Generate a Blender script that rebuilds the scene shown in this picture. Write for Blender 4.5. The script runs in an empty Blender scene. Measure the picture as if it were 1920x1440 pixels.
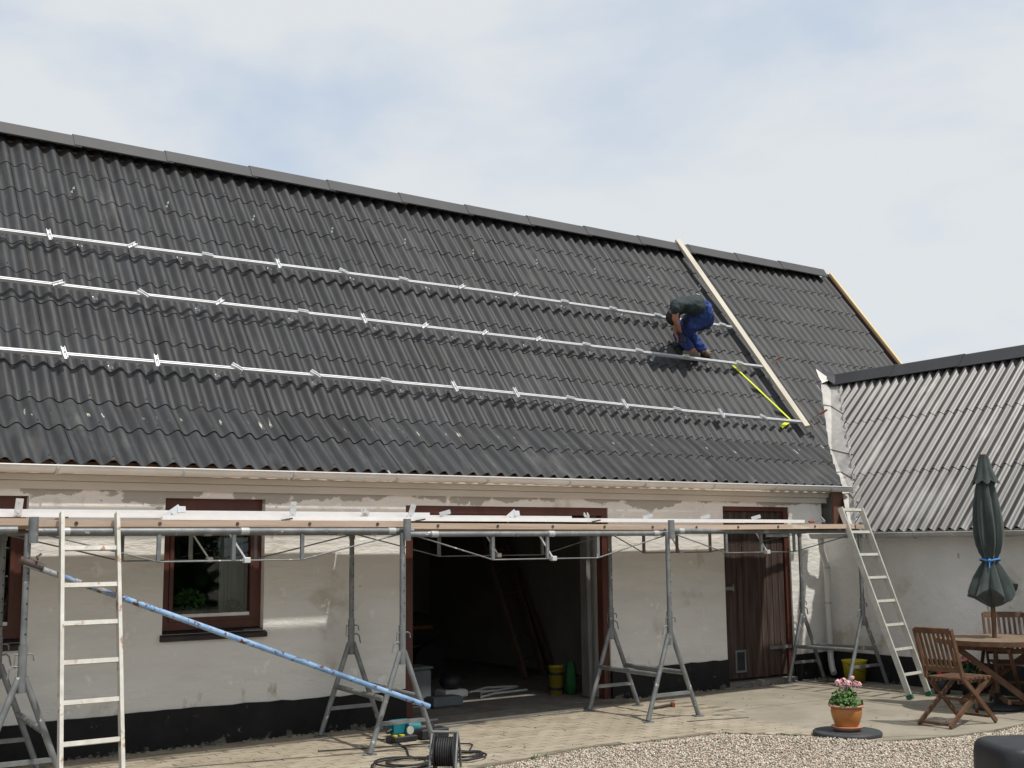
import bpy, math, random
import numpy as np
from mathutils import Vector, Matrix
random.seed(7); rng = np.random.default_rng(7)
S = bpy.context.scene
C = S.collection
PI = math.pi

# ------------------------------------------------------------------ camera
cam = bpy.data.cameras.new('camera'); co = bpy.data.objects.new('camera', cam); C.objects.link(co)
cam.sensor_width = 36.0; cam.lens = 36.0 * 2235.15 / 1920.0; cam.clip_start = 0.1; cam.clip_end = 2000
_r = Vector((0.81379594, -0.58106035, -0.01024902)); _u = Vector((-0.06996142, -0.11546050, 0.99084523)); _f = Vector((0.57692424, 0.80562879, 0.13461309))
co.matrix_world = Matrix(((_r.x, _u.x, -_f.x, 0), (_r.y, _u.y, -_f.y, -10.5), (_r.z, _u.z, -_f.z, 1.7207), (0, 0, 0, 1)))
S.camera = co
# ------------------------------------------------------------------ sun, sky, exposure
LX, LY = 0.16, -0.51
L = Vector((LX, LY, 1)).normalized()
sun = bpy.data.lights.new('sun', 'SUN'); sun.energy = 3.4; sun.angle = math.radians(1.9); sun.color = (1.0, 0.955, 0.88)
so = bpy.data.objects.new('sun', sun); C.objects.link(so); so.rotation_euler = L.to_track_quat('Z', 'Y').to_euler()
W = bpy.data.worlds.new('World'); S.world = W; W.use_nodes = True
nt = W.node_tree; nt.nodes.clear()
def wn(t, **k):
    n = nt.nodes.new(t)
    for a, b in k.items(): setattr(n, a, b)
    return n
out = wn('ShaderNodeOutputWorld'); bg = wn('ShaderNodeBackground'); bg.inputs[1].default_value = 0.1
sky = wn('ShaderNodeTexSky', sky_type='NISHITA', sun_disc=False)
sky.sun_elevation = math.asin(L.z); sky.sun_rotation = math.atan2(L.x, L.y); sky.air_density = 1.0; sky.dust_density = 2.0
tc = wn('ShaderNodeTexCoord'); mp = wn('ShaderNodeMapping'); mp.inputs['Scale'].default_value = (1, 1, 2.0); mp.inputs['Rotation'].default_value = (0.15, 0.3, 0.5); mp.inputs['Location'].default_value = (8.22, 4.98, 12.6)
nz = wn('ShaderNodeTexNoise'); nz.inputs['Scale'].default_value = 2.6; nz.inputs['Detail'].default_value = 7; nz.inputs['Roughness'].default_value = 0.52; nz.inputs['Distortion'].default_value = 0.25
cr = wn('ShaderNodeValToRGB'); cr.color_ramp.elements[0].position = 0.36; cr.color_ramp.elements[0].color = (0.74, 0.74, 0.74, 1); cr.color_ramp.elements[1].position = 0.53; cr.color_ramp.elements[1].color = (0.97, 0.97, 0.97, 1)
nz2 = wn('ShaderNodeTexNoise'); nz2.inputs['Scale'].default_value = 3.0; nz2.inputs['Detail'].default_value = 5
cr2 = wn('ShaderNodeValToRGB'); cr2.color_ramp.elements[0].position = 0.34; cr2.color_ramp.elements[0].color = (6.3, 7.2, 8.4, 1); cr2.color_ramp.elements[1].position = 0.52; cr2.color_ramp.elements[1].color = (7.05, 7.35, 7.6, 1)
mx = wn('ShaderNodeMixRGB')
nt.links.new(tc.outputs['Generated'], mp.inputs[0]); nt.links.new(mp.outputs[0], nz.inputs['Vector']); nt.links.new(mp.outputs[0], nz2.inputs['Vector'])
nt.links.new(nz.outputs[0], cr.inputs[0]); nt.links.new(nz.outputs[0], cr2.inputs[0])
nt.links.new(cr.outputs[0], mx.inputs[0]); nt.links.new(sky.outputs[0], mx.inputs[1]); nt.links.new(cr2.outputs[0], mx.inputs[2])
nt.links.new(mx.outputs[0], bg.inputs[0]); nt.links.new(bg.outputs[0], out.inputs[0])
S.view_settings.view_transform = 'Standard'; S.view_settings.look = 'None'; S.view_settings.gamma = 1; S.view_settings.exposure = 0.10
S.view_settings.use_curve_mapping = False
S.render.engine = 'CYCLES'; S.render.resolution_x = 1024; S.render.resolution_y = 768
S.cycles.max_bounces = 6; S.cycles.transparent_max_bounces = 8

# ------------------------------------------------------------------ materials
def mat(name, cols, scale=3.0, rough=0.8, bump=0.0, bscale=None, metal=0.0, spec=0.4, stretch=(1, 1, 1), detail=5, spots=(), rot=(0, 0, 0), coord='pos', emis=None, sheen=0, bdist=0.01, rvar=0.0, var=0.0):
    """cols: list of (pos, rgb) for a noise ramp; spots: list of (rgb, scale, threshold, softness, stretch, axis limits)"""
    m = bpy.data.materials.new(name); m.use_nodes = True
    t = m.node_tree; N = t.nodes; K = t.links
    b = N['Principled BSDF']
    b.inputs['Roughness'].default_value = rough; b.inputs['Metallic'].default_value = metal; b.inputs['Specular IOR Level'].default_value = spec
    if coord == 'pos': g = N.new('ShaderNodeNewGeometry'); src = g.outputs['Position']
    else: g = N.new('ShaderNodeTexCoord'); src = g.outputs['Object']
    mpn = N.new('ShaderNodeMapping'); mpn.inputs['Scale'].default_value = stretch; mpn.inputs['Rotation'].default_value = rot; K.new(src, mpn.inputs[0])
    def noise(sc, vec=mpn, det=detail, ro=0.6):
        n = N.new('ShaderNodeTexNoise'); n.inputs['Scale'].default_value = sc; n.inputs['Detail'].default_value = det; n.inputs['Roughness'].default_value = ro
        K.new(vec.outputs[0] if hasattr(vec, 'outputs') else vec, n.inputs['Vector']); return n
    if len(cols) == 1: cols = [(0.3, tuple(c * 0.86 for c in cols[0][1])), (0.7, tuple(min(1, c * 1.12) for c in cols[0][1]))]
    n1 = noise(scale); r = N.new('ShaderNodeValToRGB')
    el = r.color_ramp.elements
    while len(el) < len(cols): el.new(0.5)
    for e, (p, c) in zip(el, cols): e.position = p; e.color = (*c, 1)
    K.new(n1.outputs[0], r.inputs[0]); col = r.outputs[0]
    for sp in spots:
        rgb, sc, th, soft = sp[:4]; st = sp[4] if len(sp) > 4 else (1, 1, 1); lim = sp[5] if len(sp) > 5 else None
        m2 = N.new('ShaderNodeMapping'); m2.inputs['Scale'].default_value = st; m2.inputs['Location'].default_value = (sc * .37, 3.1, 1.7); K.new(src, m2.inputs[0])
        n2 = noise(sc, m2, 6, 0.62)
        mr = N.new('ShaderNodeMapRange'); mr.inputs[1].default_value = th - soft; mr.inputs[2].default_value = th + soft
        val = n2.outputs[0]
        if lim:   # (axis, centre, halfwidth, gain): favour a height band of real wear
            sx = N.new('ShaderNodeSeparateXYZ'); K.new(src, sx.inputs[0])
            a = N.new('ShaderNodeMath'); a.operation = 'SUBTRACT'; K.new(sx.outputs[lim[0]], a.inputs[0]); a.inputs[1].default_value = lim[1]
            ab = N.new('ShaderNodeMath'); ab.operation = 'ABSOLUTE'; K.new(a.outputs[0], ab.inputs[0])
            q = N.new('ShaderNodeMapRange'); q.inputs[1].default_value = 0; q.inputs[2].default_value = lim[2]; q.inputs[3].default_value = lim[3]; q.inputs[4].default_value = -lim[3]
            K.new(ab.outputs[0], q.inputs[0])
            ad = N.new('ShaderNodeMath'); ad.operation = 'ADD'; K.new(val, ad.inputs[0]); K.new(q.outputs[0], ad.inputs[1]); val = ad.outputs[0]
        K.new(val, mr.inputs[0])
        mm = N.new('ShaderNodeMixRGB'); K.new(mr.outputs[0], mm.inputs[0]); K.new(col, mm.inputs[1]); mm.inputs[2].default_value = (*rgb, 1); col = mm.outputs[0]
    if var:   # tone differs a little from piece to piece
        oi = N.new('ShaderNodeObjectInfo'); q = N.new('ShaderNodeMapRange'); q.inputs[3].default_value = 1 - var; q.inputs[4].default_value = 1 + var; K.new(oi.outputs['Random'], q.inputs[0])
        mv = N.new('ShaderNodeVectorMath'); mv.operation = 'SCALE'; K.new(col, mv.inputs[0]); K.new(q.outputs[0], mv.inputs['Scale']); col = mv.outputs[0]
    K.new(col, b.inputs['Base Color'])
    if rvar:
        n4 = noise(scale * 1.7); q = N.new('ShaderNodeMapRange'); q.inputs[1].default_value = .3; q.inputs[2].default_value = .7; q.inputs[3].default_value = rough - rvar; q.inputs[4].default_value = rough + rvar
        K.new(n4.outputs[0], q.inputs[0]); K.new(q.outputs[0], b.inputs['Roughness'])
    if bump:
        n3 = noise(bscale or scale * 4); bp = N.new('ShaderNodeBump'); bp.inputs['Strength'].default_value = bump; bp.inputs['Distance'].default_value = bdist
        K.new(n3.outputs[0], bp.inputs['Height']); K.new(bp.outputs[0], b.inputs['Normal'])
    if sheen: b.inputs['Sheen Weight'].default_value = sheen
    return m

M = {}
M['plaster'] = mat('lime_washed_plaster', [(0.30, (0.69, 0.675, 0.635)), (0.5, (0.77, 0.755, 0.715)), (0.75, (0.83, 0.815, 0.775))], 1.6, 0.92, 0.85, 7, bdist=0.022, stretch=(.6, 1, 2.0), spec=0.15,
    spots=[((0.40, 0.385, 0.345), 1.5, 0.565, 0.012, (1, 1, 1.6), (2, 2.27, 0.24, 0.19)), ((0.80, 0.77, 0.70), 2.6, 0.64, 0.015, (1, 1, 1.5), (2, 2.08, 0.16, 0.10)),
           ((0.30, 0.27, 0.22), 14, 0.735, 0.012), ((0.46, 0.42, 0.33), 4.5, 0.69, 0.05, (1, 1, .5), (2, 0.33, 0.35, 0.07)), ((0.58, 0.55, 0.48), 2.2, 0.66, 0.06), ((0.24, 0.21, .17), 30, .745, .012), ((0.88, .87, .83), 6, .66, .03)])
M['wing_plaster'] = mat('grey_wing_plaster', [(0.3, (0.64, 0.63, 0.60)), (0.7, (0.77, 0.76, 0.735))], 1.1, 0.92, 0.7, 8, bdist=0.03, spec=0.15, spots=[((0.42, 0.40, 0.35), 9, 0.69, 0.02, (1, 1, .6)), ((0.50, 0.47, 0.39), 2.5, 0.63, 0.06, (1, 1, 1), (2, 0.45, 0.4, 0.09)), ((0.58, .56, .50), 1.3, .62, .04)])
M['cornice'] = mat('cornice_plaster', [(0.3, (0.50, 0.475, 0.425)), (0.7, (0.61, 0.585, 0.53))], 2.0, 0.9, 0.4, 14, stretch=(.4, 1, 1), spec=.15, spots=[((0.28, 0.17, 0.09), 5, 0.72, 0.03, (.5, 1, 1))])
M['plinth'] = mat('black_tar_plinth', [(0.3, (0.010, 0.010, 0.011)), (0.7, (0.022, 0.021, 0.021))], 4, 0.75, 0.8, 20, spec=.25, spots=[((0.16, 0.155, 0.14), 10, 0.70, 0.02, (1, 1, .6)), ((0.14, 0.13, .11), 9, 0.62, 0.03, (1, 1, 1), (2, 0.0, 0.08, 0.08))])
M['roof'] = mat('black_fibre_cement', [(0.25, (0.022, 0.023, 0.026)), (0.5, (0.030, 0.031, 0.034)), (0.75, (0.041, 0.042, 0.046))], 2.2, 0.60, 0.25, 90, var=.17, spec=0.5, detail=7, bdist=0.003,
    spots=[((0.45, 0.42, 0.35), 8.0, 0.735, 0.006, (2.6, .36, .36), (2, 2.93, 0.20, 0.135)), ((0.10, 0.10, 0.095), 2.6, 0.68, 0.08, (1.5, .5, .5), (2, 2.65, 0.5, 0.06)), ((0.062, 0.061, 0.058), 6, 0.60, 0.08, (4, .3, .3)), ((0.012, 0.012, 0.013), 1.7, 0.60, 0.1, (4, .4, .4))])
M['wing_roof'] = mat('satin_grey_fibre_cement', [(0.3, (0.030, 0.029, 0.030)), (0.7, (0.044, 0.041, 0.039))], 1.2, 0.41, 0.12, 60, var=.2, spec=0.48, bdist=0.002, spots=[((0.13, 0.128, 0.122), 0.9, 0.60, 0.05, (1, 2.5, 1))])
M['cap'] = mat('dark_ridge_cap', [(0.3, (0.050, 0.050, 0.053)), (0.7, (0.064, 0.064, 0.067))], 3, 0.6, 0.1, 60, spec=.4)
M['wing_cap'] = mat('black_wing_cap', [(0.3, (0.030, 0.030, 0.034)), (0.7, (0.040, 0.040, 0.044))], 3, 0.6, 0.1, 60, spec=.4)
M['batten'] = mat('brown_batten', [(0.3, (0.10, 0.045, 0.02)), (0.7, (0.20, 0.09, 0.04))], 6, 0.8)
M['bargewood'] = mat('red_brown_board', [(0.3, (0.11, 0.055, 0.036)), (0.7, (0.18, 0.09, 0.06))], 6, 0.8)
M['zinc'] = mat('weathered_zinc', [(0.3, (0.34, 0.35, 0.35)), (0.7, (0.52, 0.53, 0.52))], 5, 0.5, 0.1, 30, metal=0.25, spec=.5, rvar=.1, spots=[((0.62, 0.60, 0.55), 4, 0.64, .05), ((0.30, 0.25, .2), 9, 0.73, .03)])
M['flash'] = mat('valley_zinc', [(0.3, (0.34, 0.335, 0.32)), (0.5, (0.46, 0.445, 0.42)), (0.75, (0.60, 0.575, 0.53))], 3.2, 0.55, 0.5, 6, metal=0.15, spec=.4, rvar=.12, bdist=.02, spots=[((0.30, 0.26, 0.23), 5, 0.66, .05)])
M['gutter'] = mat('pale_zinc_gutter', [(0.3, (0.54, 0.535, 0.51)), (0.7, (0.66, 0.655, 0.63))], 2, 0.5, 0.05, 30, metal=0.1, spec=.5)
M['alu'] = mat('milled_aluminium', [(0.3, (0.66, 0.67, 0.68)), (0.7, (0.76, 0.77, 0.78))], 8, 0.34, metal=0.4, spec=.5)
M['alu_sunlit'] = mat('sunlit_aluminium', [(0.3, (0.80, 0.80, 0.80)), (0.7, (0.88, 0.88, 0.88))], 8, 0.36, metal=0.2, spec=.5)  # aluminium lightened: direct sun on the loose rails put into the colour
M['steel'] = mat('galvanised_steel', [(0.25, (0.13, 0.14, 0.145)), (0.5, (0.20, 0.212, 0.215)), (0.75, (0.29, 0.30, 0.30))], 7, 0.5, 0.3, 40, metal=0.35, spec=.5, bdist=.002, rvar=.1, spots=[((0.62, 0.62, 0.60), 13, 0.66, .02), ((0.13, 0.09, .07), 8, 0.72, .03)])
M['ladder'] = mat('paint_spattered_aluminium', [(0.3, (0.46, 0.44, 0.39)), (0.7, (0.64, 0.62, 0.57))], 9, 0.5, metal=0.15, spec=.4, spots=[((0.34, 0.22, 0.15), 11, 0.61, .03), ((0.38, 0.42, 0.30), 9, .70, .03)])
M['ladder2'] = mat('grey_ladder_aluminium', [(0.3, (0.42, 0.42, 0.38)), (0.7, (0.56, 0.56, 0.50))], 9, 0.5, metal=0.2, spec=.4)
M['greenfoot'] = mat('green_rubber', [(0.5, (0.02, 0.10, 0.06))], 5, .7)
M['plank'] = mat('scaffold_timber', [(0.25, (0.38, 0.27, 0.20)), (0.5, (0.50, 0.38, 0.29)), (0.75, (0.58, 0.47, 0.37))], 5, 0.8, 0.3, 60, var=.1, stretch=(.15, 1.5, 3), spots=[((0.62, 0.55, 0.45), 3, .66, .03, (.3, 1, 2)), ((0.2, 0.1, .05), 12, .73, .02)])
M['pine'] = mat('pale_pine_board', [(0.3, (0.48, 0.44, 0.36)), (0.7, (0.58, 0.54, 0.45))], 4, 0.7, 0.1, 50, stretch=(2, .4, .4))
M['pine_y'] = mat('yellow_new_timber', [(0.3, (0.62, 0.47, 0.20)), (0.7, (0.72, 0.57, 0.29))], 4, 0.7, 0.1, 50, stretch=(2, .4, .4))
M['bluepipe'] = mat('blue_painted_pipe', [(0.35, (0.10, 0.18, 0.32)), (0.5, (0.20, 0.34, 0.55)), (0.65, (0.33, 0.48, 0.68))], 3, 0.45, 0.2, 30, spec=.5, spots=[((0.30, 0.30, 0.30), 9, .56, .03, (1, 1, 1), (0, 2.2, 1.7, 0.14)), ((0.10, 0.045, .03), 14, .60, .02), ((0.07, 0.05, .045), 30, .64, .02, (1, 1, 1), (0, 2.4, 3.0, 0.06)), ((0.55, .55, .5), 11, .70, .02)])
M['doorwood'] = mat('weathered_brown_planks', [(0.25, (0.026, 0.017, 0.014)), (0.5, (0.055, 0.036, 0.030)), (0.75, (0.11, 0.078, 0.064))], 7, 0.75, 0.5, 40, stretch=(3, 3, .22), spec=.3)
M['brownframe'] = mat('red_brown_paint', [(0.3, (0.065, 0.020, 0.014)), (0.7, (0.11, 0.037, 0.025))], 5, 0.5, 0.15, 40, stretch=(1, 1, .4), spec=.4, spots=[((0.22, .11, .07), 9, .70, .03, (1, 1, .3))])
M['darkbrown'] = mat('dark_brown_paint', [(0.3, (0.030, 0.013, 0.010)), (0.7, (0.05, 0.022, 0.018))], 5, 0.6, 0.1, 40)
M['sill'] = mat('dark_slate_sill', [(0.3, (0.018, 0.014, 0.014)), (0.7, (0.04, 0.034, 0.034))], 6, 0.6, .3, 30)
M['white'] = mat('white_paint', [(0.5, (0.70, 0.70, 0.67))], 5, .6)
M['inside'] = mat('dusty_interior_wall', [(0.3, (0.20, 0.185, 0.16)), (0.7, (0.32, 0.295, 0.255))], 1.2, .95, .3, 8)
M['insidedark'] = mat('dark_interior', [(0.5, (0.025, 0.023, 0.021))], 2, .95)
M['concrete'] = mat('stained_concrete', [(0.3, (0.13, 0.122, 0.105)), (0.7, (0.24, 0.225, 0.20))], 3, .9, .5, 30, spots=[((0.30, .28, .24), 12, .62, .05)])
M['slab'] = mat('worn_concrete_slab', [(0.3, (0.215, 0.19, 0.145)), (0.5, (0.27, 0.24, 0.19)), (0.72, (0.32, 0.29, 0.235))], 1.7, .9, .35, 25, spots=[((0.16, .145, .11), 3.1, .66, .06), ((0.10, .09, .06), 22, .74, .015)])
M['paver'] = mat('sandy_paver', [(0.28, (0.25, 0.215, 0.16)), (0.5, (0.315, 0.272, 0.205)), (0.72, (0.37, 0.325, 0.25))], 2.1, .9, .4, 60, var=.09, bdist=.003, spots=[((0.19, .165, .12), 5, .66, .05), ((0.09, .08, .055), 26, .745, .015)])
M['paver2'] = mat('pale_paver', [(0.28, (0.29, 0.25, 0.19)), (0.5, (0.35, 0.305, 0.235)), (0.72, (0.40, 0.355, 0.28))], 3.1, .9, .4, 60, bdist=.003, spots=[((0.21, .185, .14), 5, .68, .05)])
M['joint'] = mat('sand_joint', [(0.4, (0.13, 0.115, 0.085)), (0.6, (0.22, 0.195, 0.15))], 6, .95, .4, 60, spots=[((0.06, .08, .03), 2.5, .64, .04)])
M['gravelbase'] = mat('gravel_bed', [(0.35, (0.15, 0.13, 0.105)), (0.5, (0.25, 0.22, 0.18)), (0.65, (0.38, 0.35, 0.30))], 60, .95, .8, 80)
for i, c in enumerate([(0.52, .46, .37), (0.38, .31, .24), (0.66, .62, .54), (0.26, .22, .18), (0.48, .34, .27)]): M['peb%d' % i] = mat('pebble_tone', [(0.5, c)], 40, .75)
M['terracotta'] = mat('glazed_terracotta', [(0.3, (0.36, 0.13, 0.030)), (0.7, (0.48, 0.19, 0.05))], 6, .42, .15, 30, spec=.5, spots=[((0.30, .13, .06), 5, .66, .05)])
M['terrarim'] = mat('pink_terracotta', [(0.3, (0.46, 0.22, 0.15)), (0.7, (0.56, 0.30, 0.21))], 6, .7)
M['blackplastic'] = mat('black_plastic', [(0.3, (0.014, 0.015, 0.018)), (0.7, (0.024, 0.025, 0.028))], 8, .5, .35, 120, bdist=.002)
M['discslate'] = mat('grey_black_disc', [(0.3, (0.03, 0.033, 0.036)), (0.7, (0.055, 0.058, 0.06))], 8, .6, .2, 60)
M['leaf'] = mat('geranium_leaf', [(0.3, (0.035, 0.095, 0.022)), (0.7, (0.11, 0.21, 0.05))], 18, .6, coord='pos')
M['leaf2'] = mat('dark_leaf', [(0.3, (0.015, 0.045, 0.014)), (0.7, (0.045, 0.10, 0.03))], 18, .6)
M['petal'] = mat('pale_pink_petal', [(0.3, (0.72, 0.36, 0.40)), (0.7, (0.82, 0.55, 0.56))], 25, .7)
M['petal2'] = mat('salmon_petal', [(0.3, (0.75, 0.20, 0.20)), (0.7, (0.85, 0.36, 0.33))], 25, .7)
M['petal3'] = mat('red_petal', [(0.5, (0.62, 0.03, 0.07))], 25, .7)
M['teak'] = mat('oiled_teak', [(0.25, (0.062, 0.032, 0.018)), (0.5, (0.115, 0.060, 0.033)), (0.75, (0.18, 0.10, 0.058))], 9, .6, .3, 60, stretch=(1, 1, 1), spec=.35)
M['teakgrey'] = mat('weathered_teak_top', [(0.3, (0.15, 0.105, 0.070)), (0.7, (0.25, 0.185, 0.13))], 6, .6, .3, 60, stretch=(1, 5, 1), spec=.4)
M['parasol'] = mat('dark_green_canvas', [(0.3, (0.022, 0.034, 0.031)), (0.7, (0.045, 0.062, 0.058))], 7, .85, .2, 90, sheen=.25)
M['bluerope'] = mat('blue_rope', [(0.5, (0.06, 0.25, 0.60))], 30, .7)
M['yellowbucket'] = mat('yellow_plastic', [(0.3, (0.52, 0.45, 0.02)), (0.7, (0.66, 0.58, 0.04))], 5, .45, spec=.5)
M['yellowrule'] = mat('yellow_rule', [(0.5, (0.72, 0.78, 0.03))], 5, .5)
M['skin'] = mat('skin', [(0.4, (0.50, 0.24, 0.16)), (0.6, (0.58, 0.30, 0.21))], 8, .55)
M['navy'] = mat('navy_workwear', [(0.3, (0.020, 0.045, 0.17)), (0.7, (0.045, 0.090, 0.31))], 7, .85, .6, 16, bdist=.03, spots=[((0.015, .022, .05), 3, .60, .06)])
M['shirt'] = mat('dark_green_grey_shirt', [(0.3, (0.022, 0.032, 0.036)), (0.7, (0.040, 0.055, 0.060))], 7, .9, .5, 14, bdist=.03)
M['hair'] = mat('dark_hair', [(0.5, (0.018, 0.013, 0.010))], 30, .6, .6, 90)
M['boot'] = mat('tan_work_shoe', [(0.3, (0.10, 0.085, 0.06)), (0.7, (0.20, 0.17, 0.12))], 14, .7)
M['sock'] = mat('orange_sock', [(0.5, (0.42, 0.14, 0.07))], 14, .9)
M['sole'] = mat('dark_sole', [(0.5, (0.035, 0.032, 0.027))], 30, .8, .5, 60)
M['rubber'] = mat('black_rubber', [(0.5, (0.022, 0.021, 0.022))], 10, .6)
M['teal'] = mat('teal_plastic', [(0.5, (0.010, 0.16, 0.19))], 10, .45)
M['redwood'] = mat('varnished_handle', [(0.5, (0.22, 0.065, 0.03))], 10, .5)
M['iron'] = mat('rusty_iron', [(0.3, (0.05, 0.035, 0.03)), (0.7, (0.13, 0.10, 0.09))], 20, .6, metal=.3)
M['orange'] = mat('orange_paint', [(0.5, (0.20, 0.07, 0.015))], 10, .5)
M['olddoor'] = mat('worn_grey_door', [(0.3, (0.10, 0.10, 0.095)), (0.7, (0.20, 0.195, 0.18))], 5, .7, .2, 30, stretch=(1, 1, .3))
M['greybox'] = mat('grey_plastic_box', [(0.5, (0.13, 0.145, 0.15))], 10, .6)
M['oldwood'] = mat('old_ladder_wood', [(0.3, (0.08, 0.052, 0.034)), (0.7, (0.14, 0.095, 0.06))], 6, .8, stretch=(1, 1, .3))
M['greencloth'] = mat('green_bag', [(0.5, (0.015, 0.10, 0.03))], 10, .8)
M['curtain'] = mat('pale_curtain', [(0.3, (0.22, 0.24, 0.21)), (0.7, (0.34, 0.36, 0.33))], 4, .9, stretch=(6, 6, .2))
M['dirtgrey'] = mat('crumbled_mortar', [(0.3, (0.15, 0.14, 0.12)), (0.7, (0.32, 0.30, 0.26))], 14, .95, .6, 50)
# window glass: clear, with a real fresnel reflection
g = bpy.data.materials.new('window_glass'); g.use_nodes = True; t = g.node_tree; t.nodes.clear()
o_ = t.nodes.new('ShaderNodeOutputMaterial'); mix = t.nodes.new('ShaderNodeMixShader'); fr = t.nodes.new('ShaderNodeFresnel'); fr.inputs[0].default_value = 1.5
tr = t.nodes.new('ShaderNodeBsdfTransparent'); tr.inputs[0].default_value = (.86, .9, .88, 1); gl = t.nodes.new('ShaderNodeBsdfGlossy'); gl.inputs['Roughness'].default_value = 0.02
t.links.new(fr.outputs[0], mix.inputs[0]); t.links.new(tr.outputs[0], mix.inputs[1]); t.links.new(gl.outputs[0], mix.inputs[2]); t.links.new(mix.outputs[0], o_.inputs[0]); M['glass'] = g

# ------------------------------------------------------------------ mesh building
class MB:
    def __init__(s): s.v = []; s.f = []; s.sm = []; s.mi = []; s.m = 0
    def add(s, vs, fs, smooth=False):
        o = len(s.v); s.v += [tuple(p) for p in vs]; s.f += [tuple(i + o for i in f) for f in fs]; s.sm += [smooth] * len(fs); s.mi += [s.m] * len(fs); return s
    def box(s, x0, x1, y0, y1, z0, z1):
        return s.add([(x0, y0, z0), (x1, y0, z0), (x1, y1, z0), (x0, y1, z0), (x0, y0, z1), (x1, y0, z1), (x1, y1, z1), (x0, y1, z1)],
            [(0, 3, 2, 1), (4, 5, 6, 7), (0, 1, 5, 4), (1, 2, 6, 5), (2, 3, 7, 6), (3, 0, 4, 7)])
    def bbox(s, x0, x1, y0, y1, z0, z1, b=0.01):   # box with chamfered edges
        vs = []; 
        for z, k in ((z0, b), (z0 + b, 0), (z1 - b, 0), (z1, b)):
            vs += [(x0 + k + (b if not k else 0) * 0, y0 + k, z), (x1 - k, y0 + k, z), (x1 - k, y1 - k, z), (x0 + k, y1 - k, z)]
        fs = [(3, 2, 1, 0), (12, 13, 14, 15)]
        for i in range(3):
            for j in range(4): a = i * 4; fs.append((a + j, a + (j + 1) % 4, a + 4 + (j + 1) % 4, a + 4 + j))
        return s.add(vs, fs)
    def beam(s, a, b, w, h, up=(0, 0, 1)):   # bar a->b, w sideways, h along up
        a = Vector(a); b = Vector(b); d = (b - a).normalized(); side = d.cross(Vector(up))
        if side.length < 1e-4: side = d.cross(Vector((0, 1, 0)))
        side.normalize(); u = side.cross(d)
        vs = []
        for p in (a, b):
            for i, j in ((-1, -1), (1, -1), (1, 1), (-1, 1)): vs.append(p + side * (i * w / 2) + u * (j * h / 2))
        return s.add(vs, [(0, 3, 2, 1), (4, 5, 6, 7), (0, 1, 5, 4), (1, 2, 6, 5), (2, 3, 7, 6), (3, 0, 4, 7)][::1])
    def tube(s, pts, r, n=10, caps=True):
        pts = [Vector(p) for p in pts]; rs = r if isinstance(r, (list, tuple)) else [r] * len(pts)
        ring = []; prev = None
        for i, p in enumerate(pts):
            d = (pts[min(i + 1, len(pts) - 1)] - pts[max(i - 1, 0)]).normalized()
            if prev is None: 
                x = d.orthogonal().normalized()
            else: x = (prev - d * prev.dot(d)).normalized()
            prev = x; y = d.cross(x)
            ring.append([p + (x * math.cos(2 * PI * k / n) + y * math.sin(2 * PI * k / n)) * rs[i] for k in range(n)])
        vs = [q for rg in ring for q in rg]; fs = []
        for i in range(len(pts) - 1):
            for k in range(n): fs.append((i * n + k, i * n + (k + 1) % n, (i + 1) * n + (k + 1) % n, (i + 1) * n + k))
        s.add(vs, fs, True)
        if caps: s.add(ring[0], [tuple(range(n))[::-1]]); s.add(ring[-1], [tuple(range(n))])
        return s
    def lathe(s, prof, c=(0, 0, 0), n=32, fn=None):   # prof: (r,z)
        vs = []
        for r, z in prof:
            for k in range(n):
                a = 2 * PI * k / n; rr = r * (fn(a, z) if fn else 1); vs.append((c[0] + rr * math.cos(a), c[1] + rr * math.sin(a), c[2] + z))
        fs = [(i * n + k, i * n + (k + 1) % n, (i + 1) * n + (k + 1) % n, (i + 1) * n + k) for i in range(len(prof) - 1) for k in range(n)]
        return s.add(vs, fs, True)
    def disc(s, c, nrm, r, n=12):
        nrm = Vector(nrm).normalized(); x = nrm.orthogonal().normalized(); y = nrm.cross(x); c = Vector(c)
        return s.add([c + (x * math.cos(2 * PI * k / n) + y * math.sin(2 * PI * k / n)) * r for k in range(n)], [tuple(range(n))])
    def ball(s, c, r, sc=(1, 1, 1), nu=10, nv=7):
        vs = []; 
        for i in range(nv + 1):
            th = PI * i / nv
            for k in range(nu): a = 2 * PI * k / nu; vs.append((c[0] + r * sc[0] * math.sin(th) * math.cos(a), c[1] + r * sc[1] * math.sin(th) * math.sin(a), c[2] - r * sc[2] * math.cos(th)))
        return s.add(vs, [(i * nu + k, i * nu + (k + 1) % nu, (i + 1) * nu + (k + 1) % nu, (i + 1) * nu + k) for i in range(nv) for k in range(nu)], True)
    def prism(s, poly, z0, z1):
        n = len(poly); vs = [(x, y, z0) for x, y in poly] + [(x, y, z1) for x, y in poly]
        return s.add(vs, [tuple(range(n))[::-1], tuple(range(n, 2 * n))] + [(i, (i + 1) % n, n + (i + 1) % n, n + i) for i in range(n)])
    def mesh(s, name, off=(0, 0, 0), mats=()):
        m = bpy.data.meshes.new(name); ox, oy, oz = off
        m.from_pydata([(x - ox, y - oy, z - oz) for x, y, z in s.v], [], s.f)
        m.polygons.foreach_set('use_smooth', s.sm); m.polygons.foreach_set('material_index', s.mi)
        for q in mats: m.materials.append(q)
        m.update(); return m
ROOT = {}
def tag(o, label=None, cat=None, group=None, kind=None):
    if label: o['label'] = label
    if cat: o['category'] = cat
    if group: o['group'] = group
    if kind: o['kind'] = kind
    return o
def thing(name, label, cat, loc=(0, 0, 0), group=None):
    o = bpy.data.objects.new(name, None); C.objects.link(o); o.location = loc; o.empty_display_size = .2; ROOT[o.name] = tuple(loc)
    return tag(o, label, cat, group)
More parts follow.
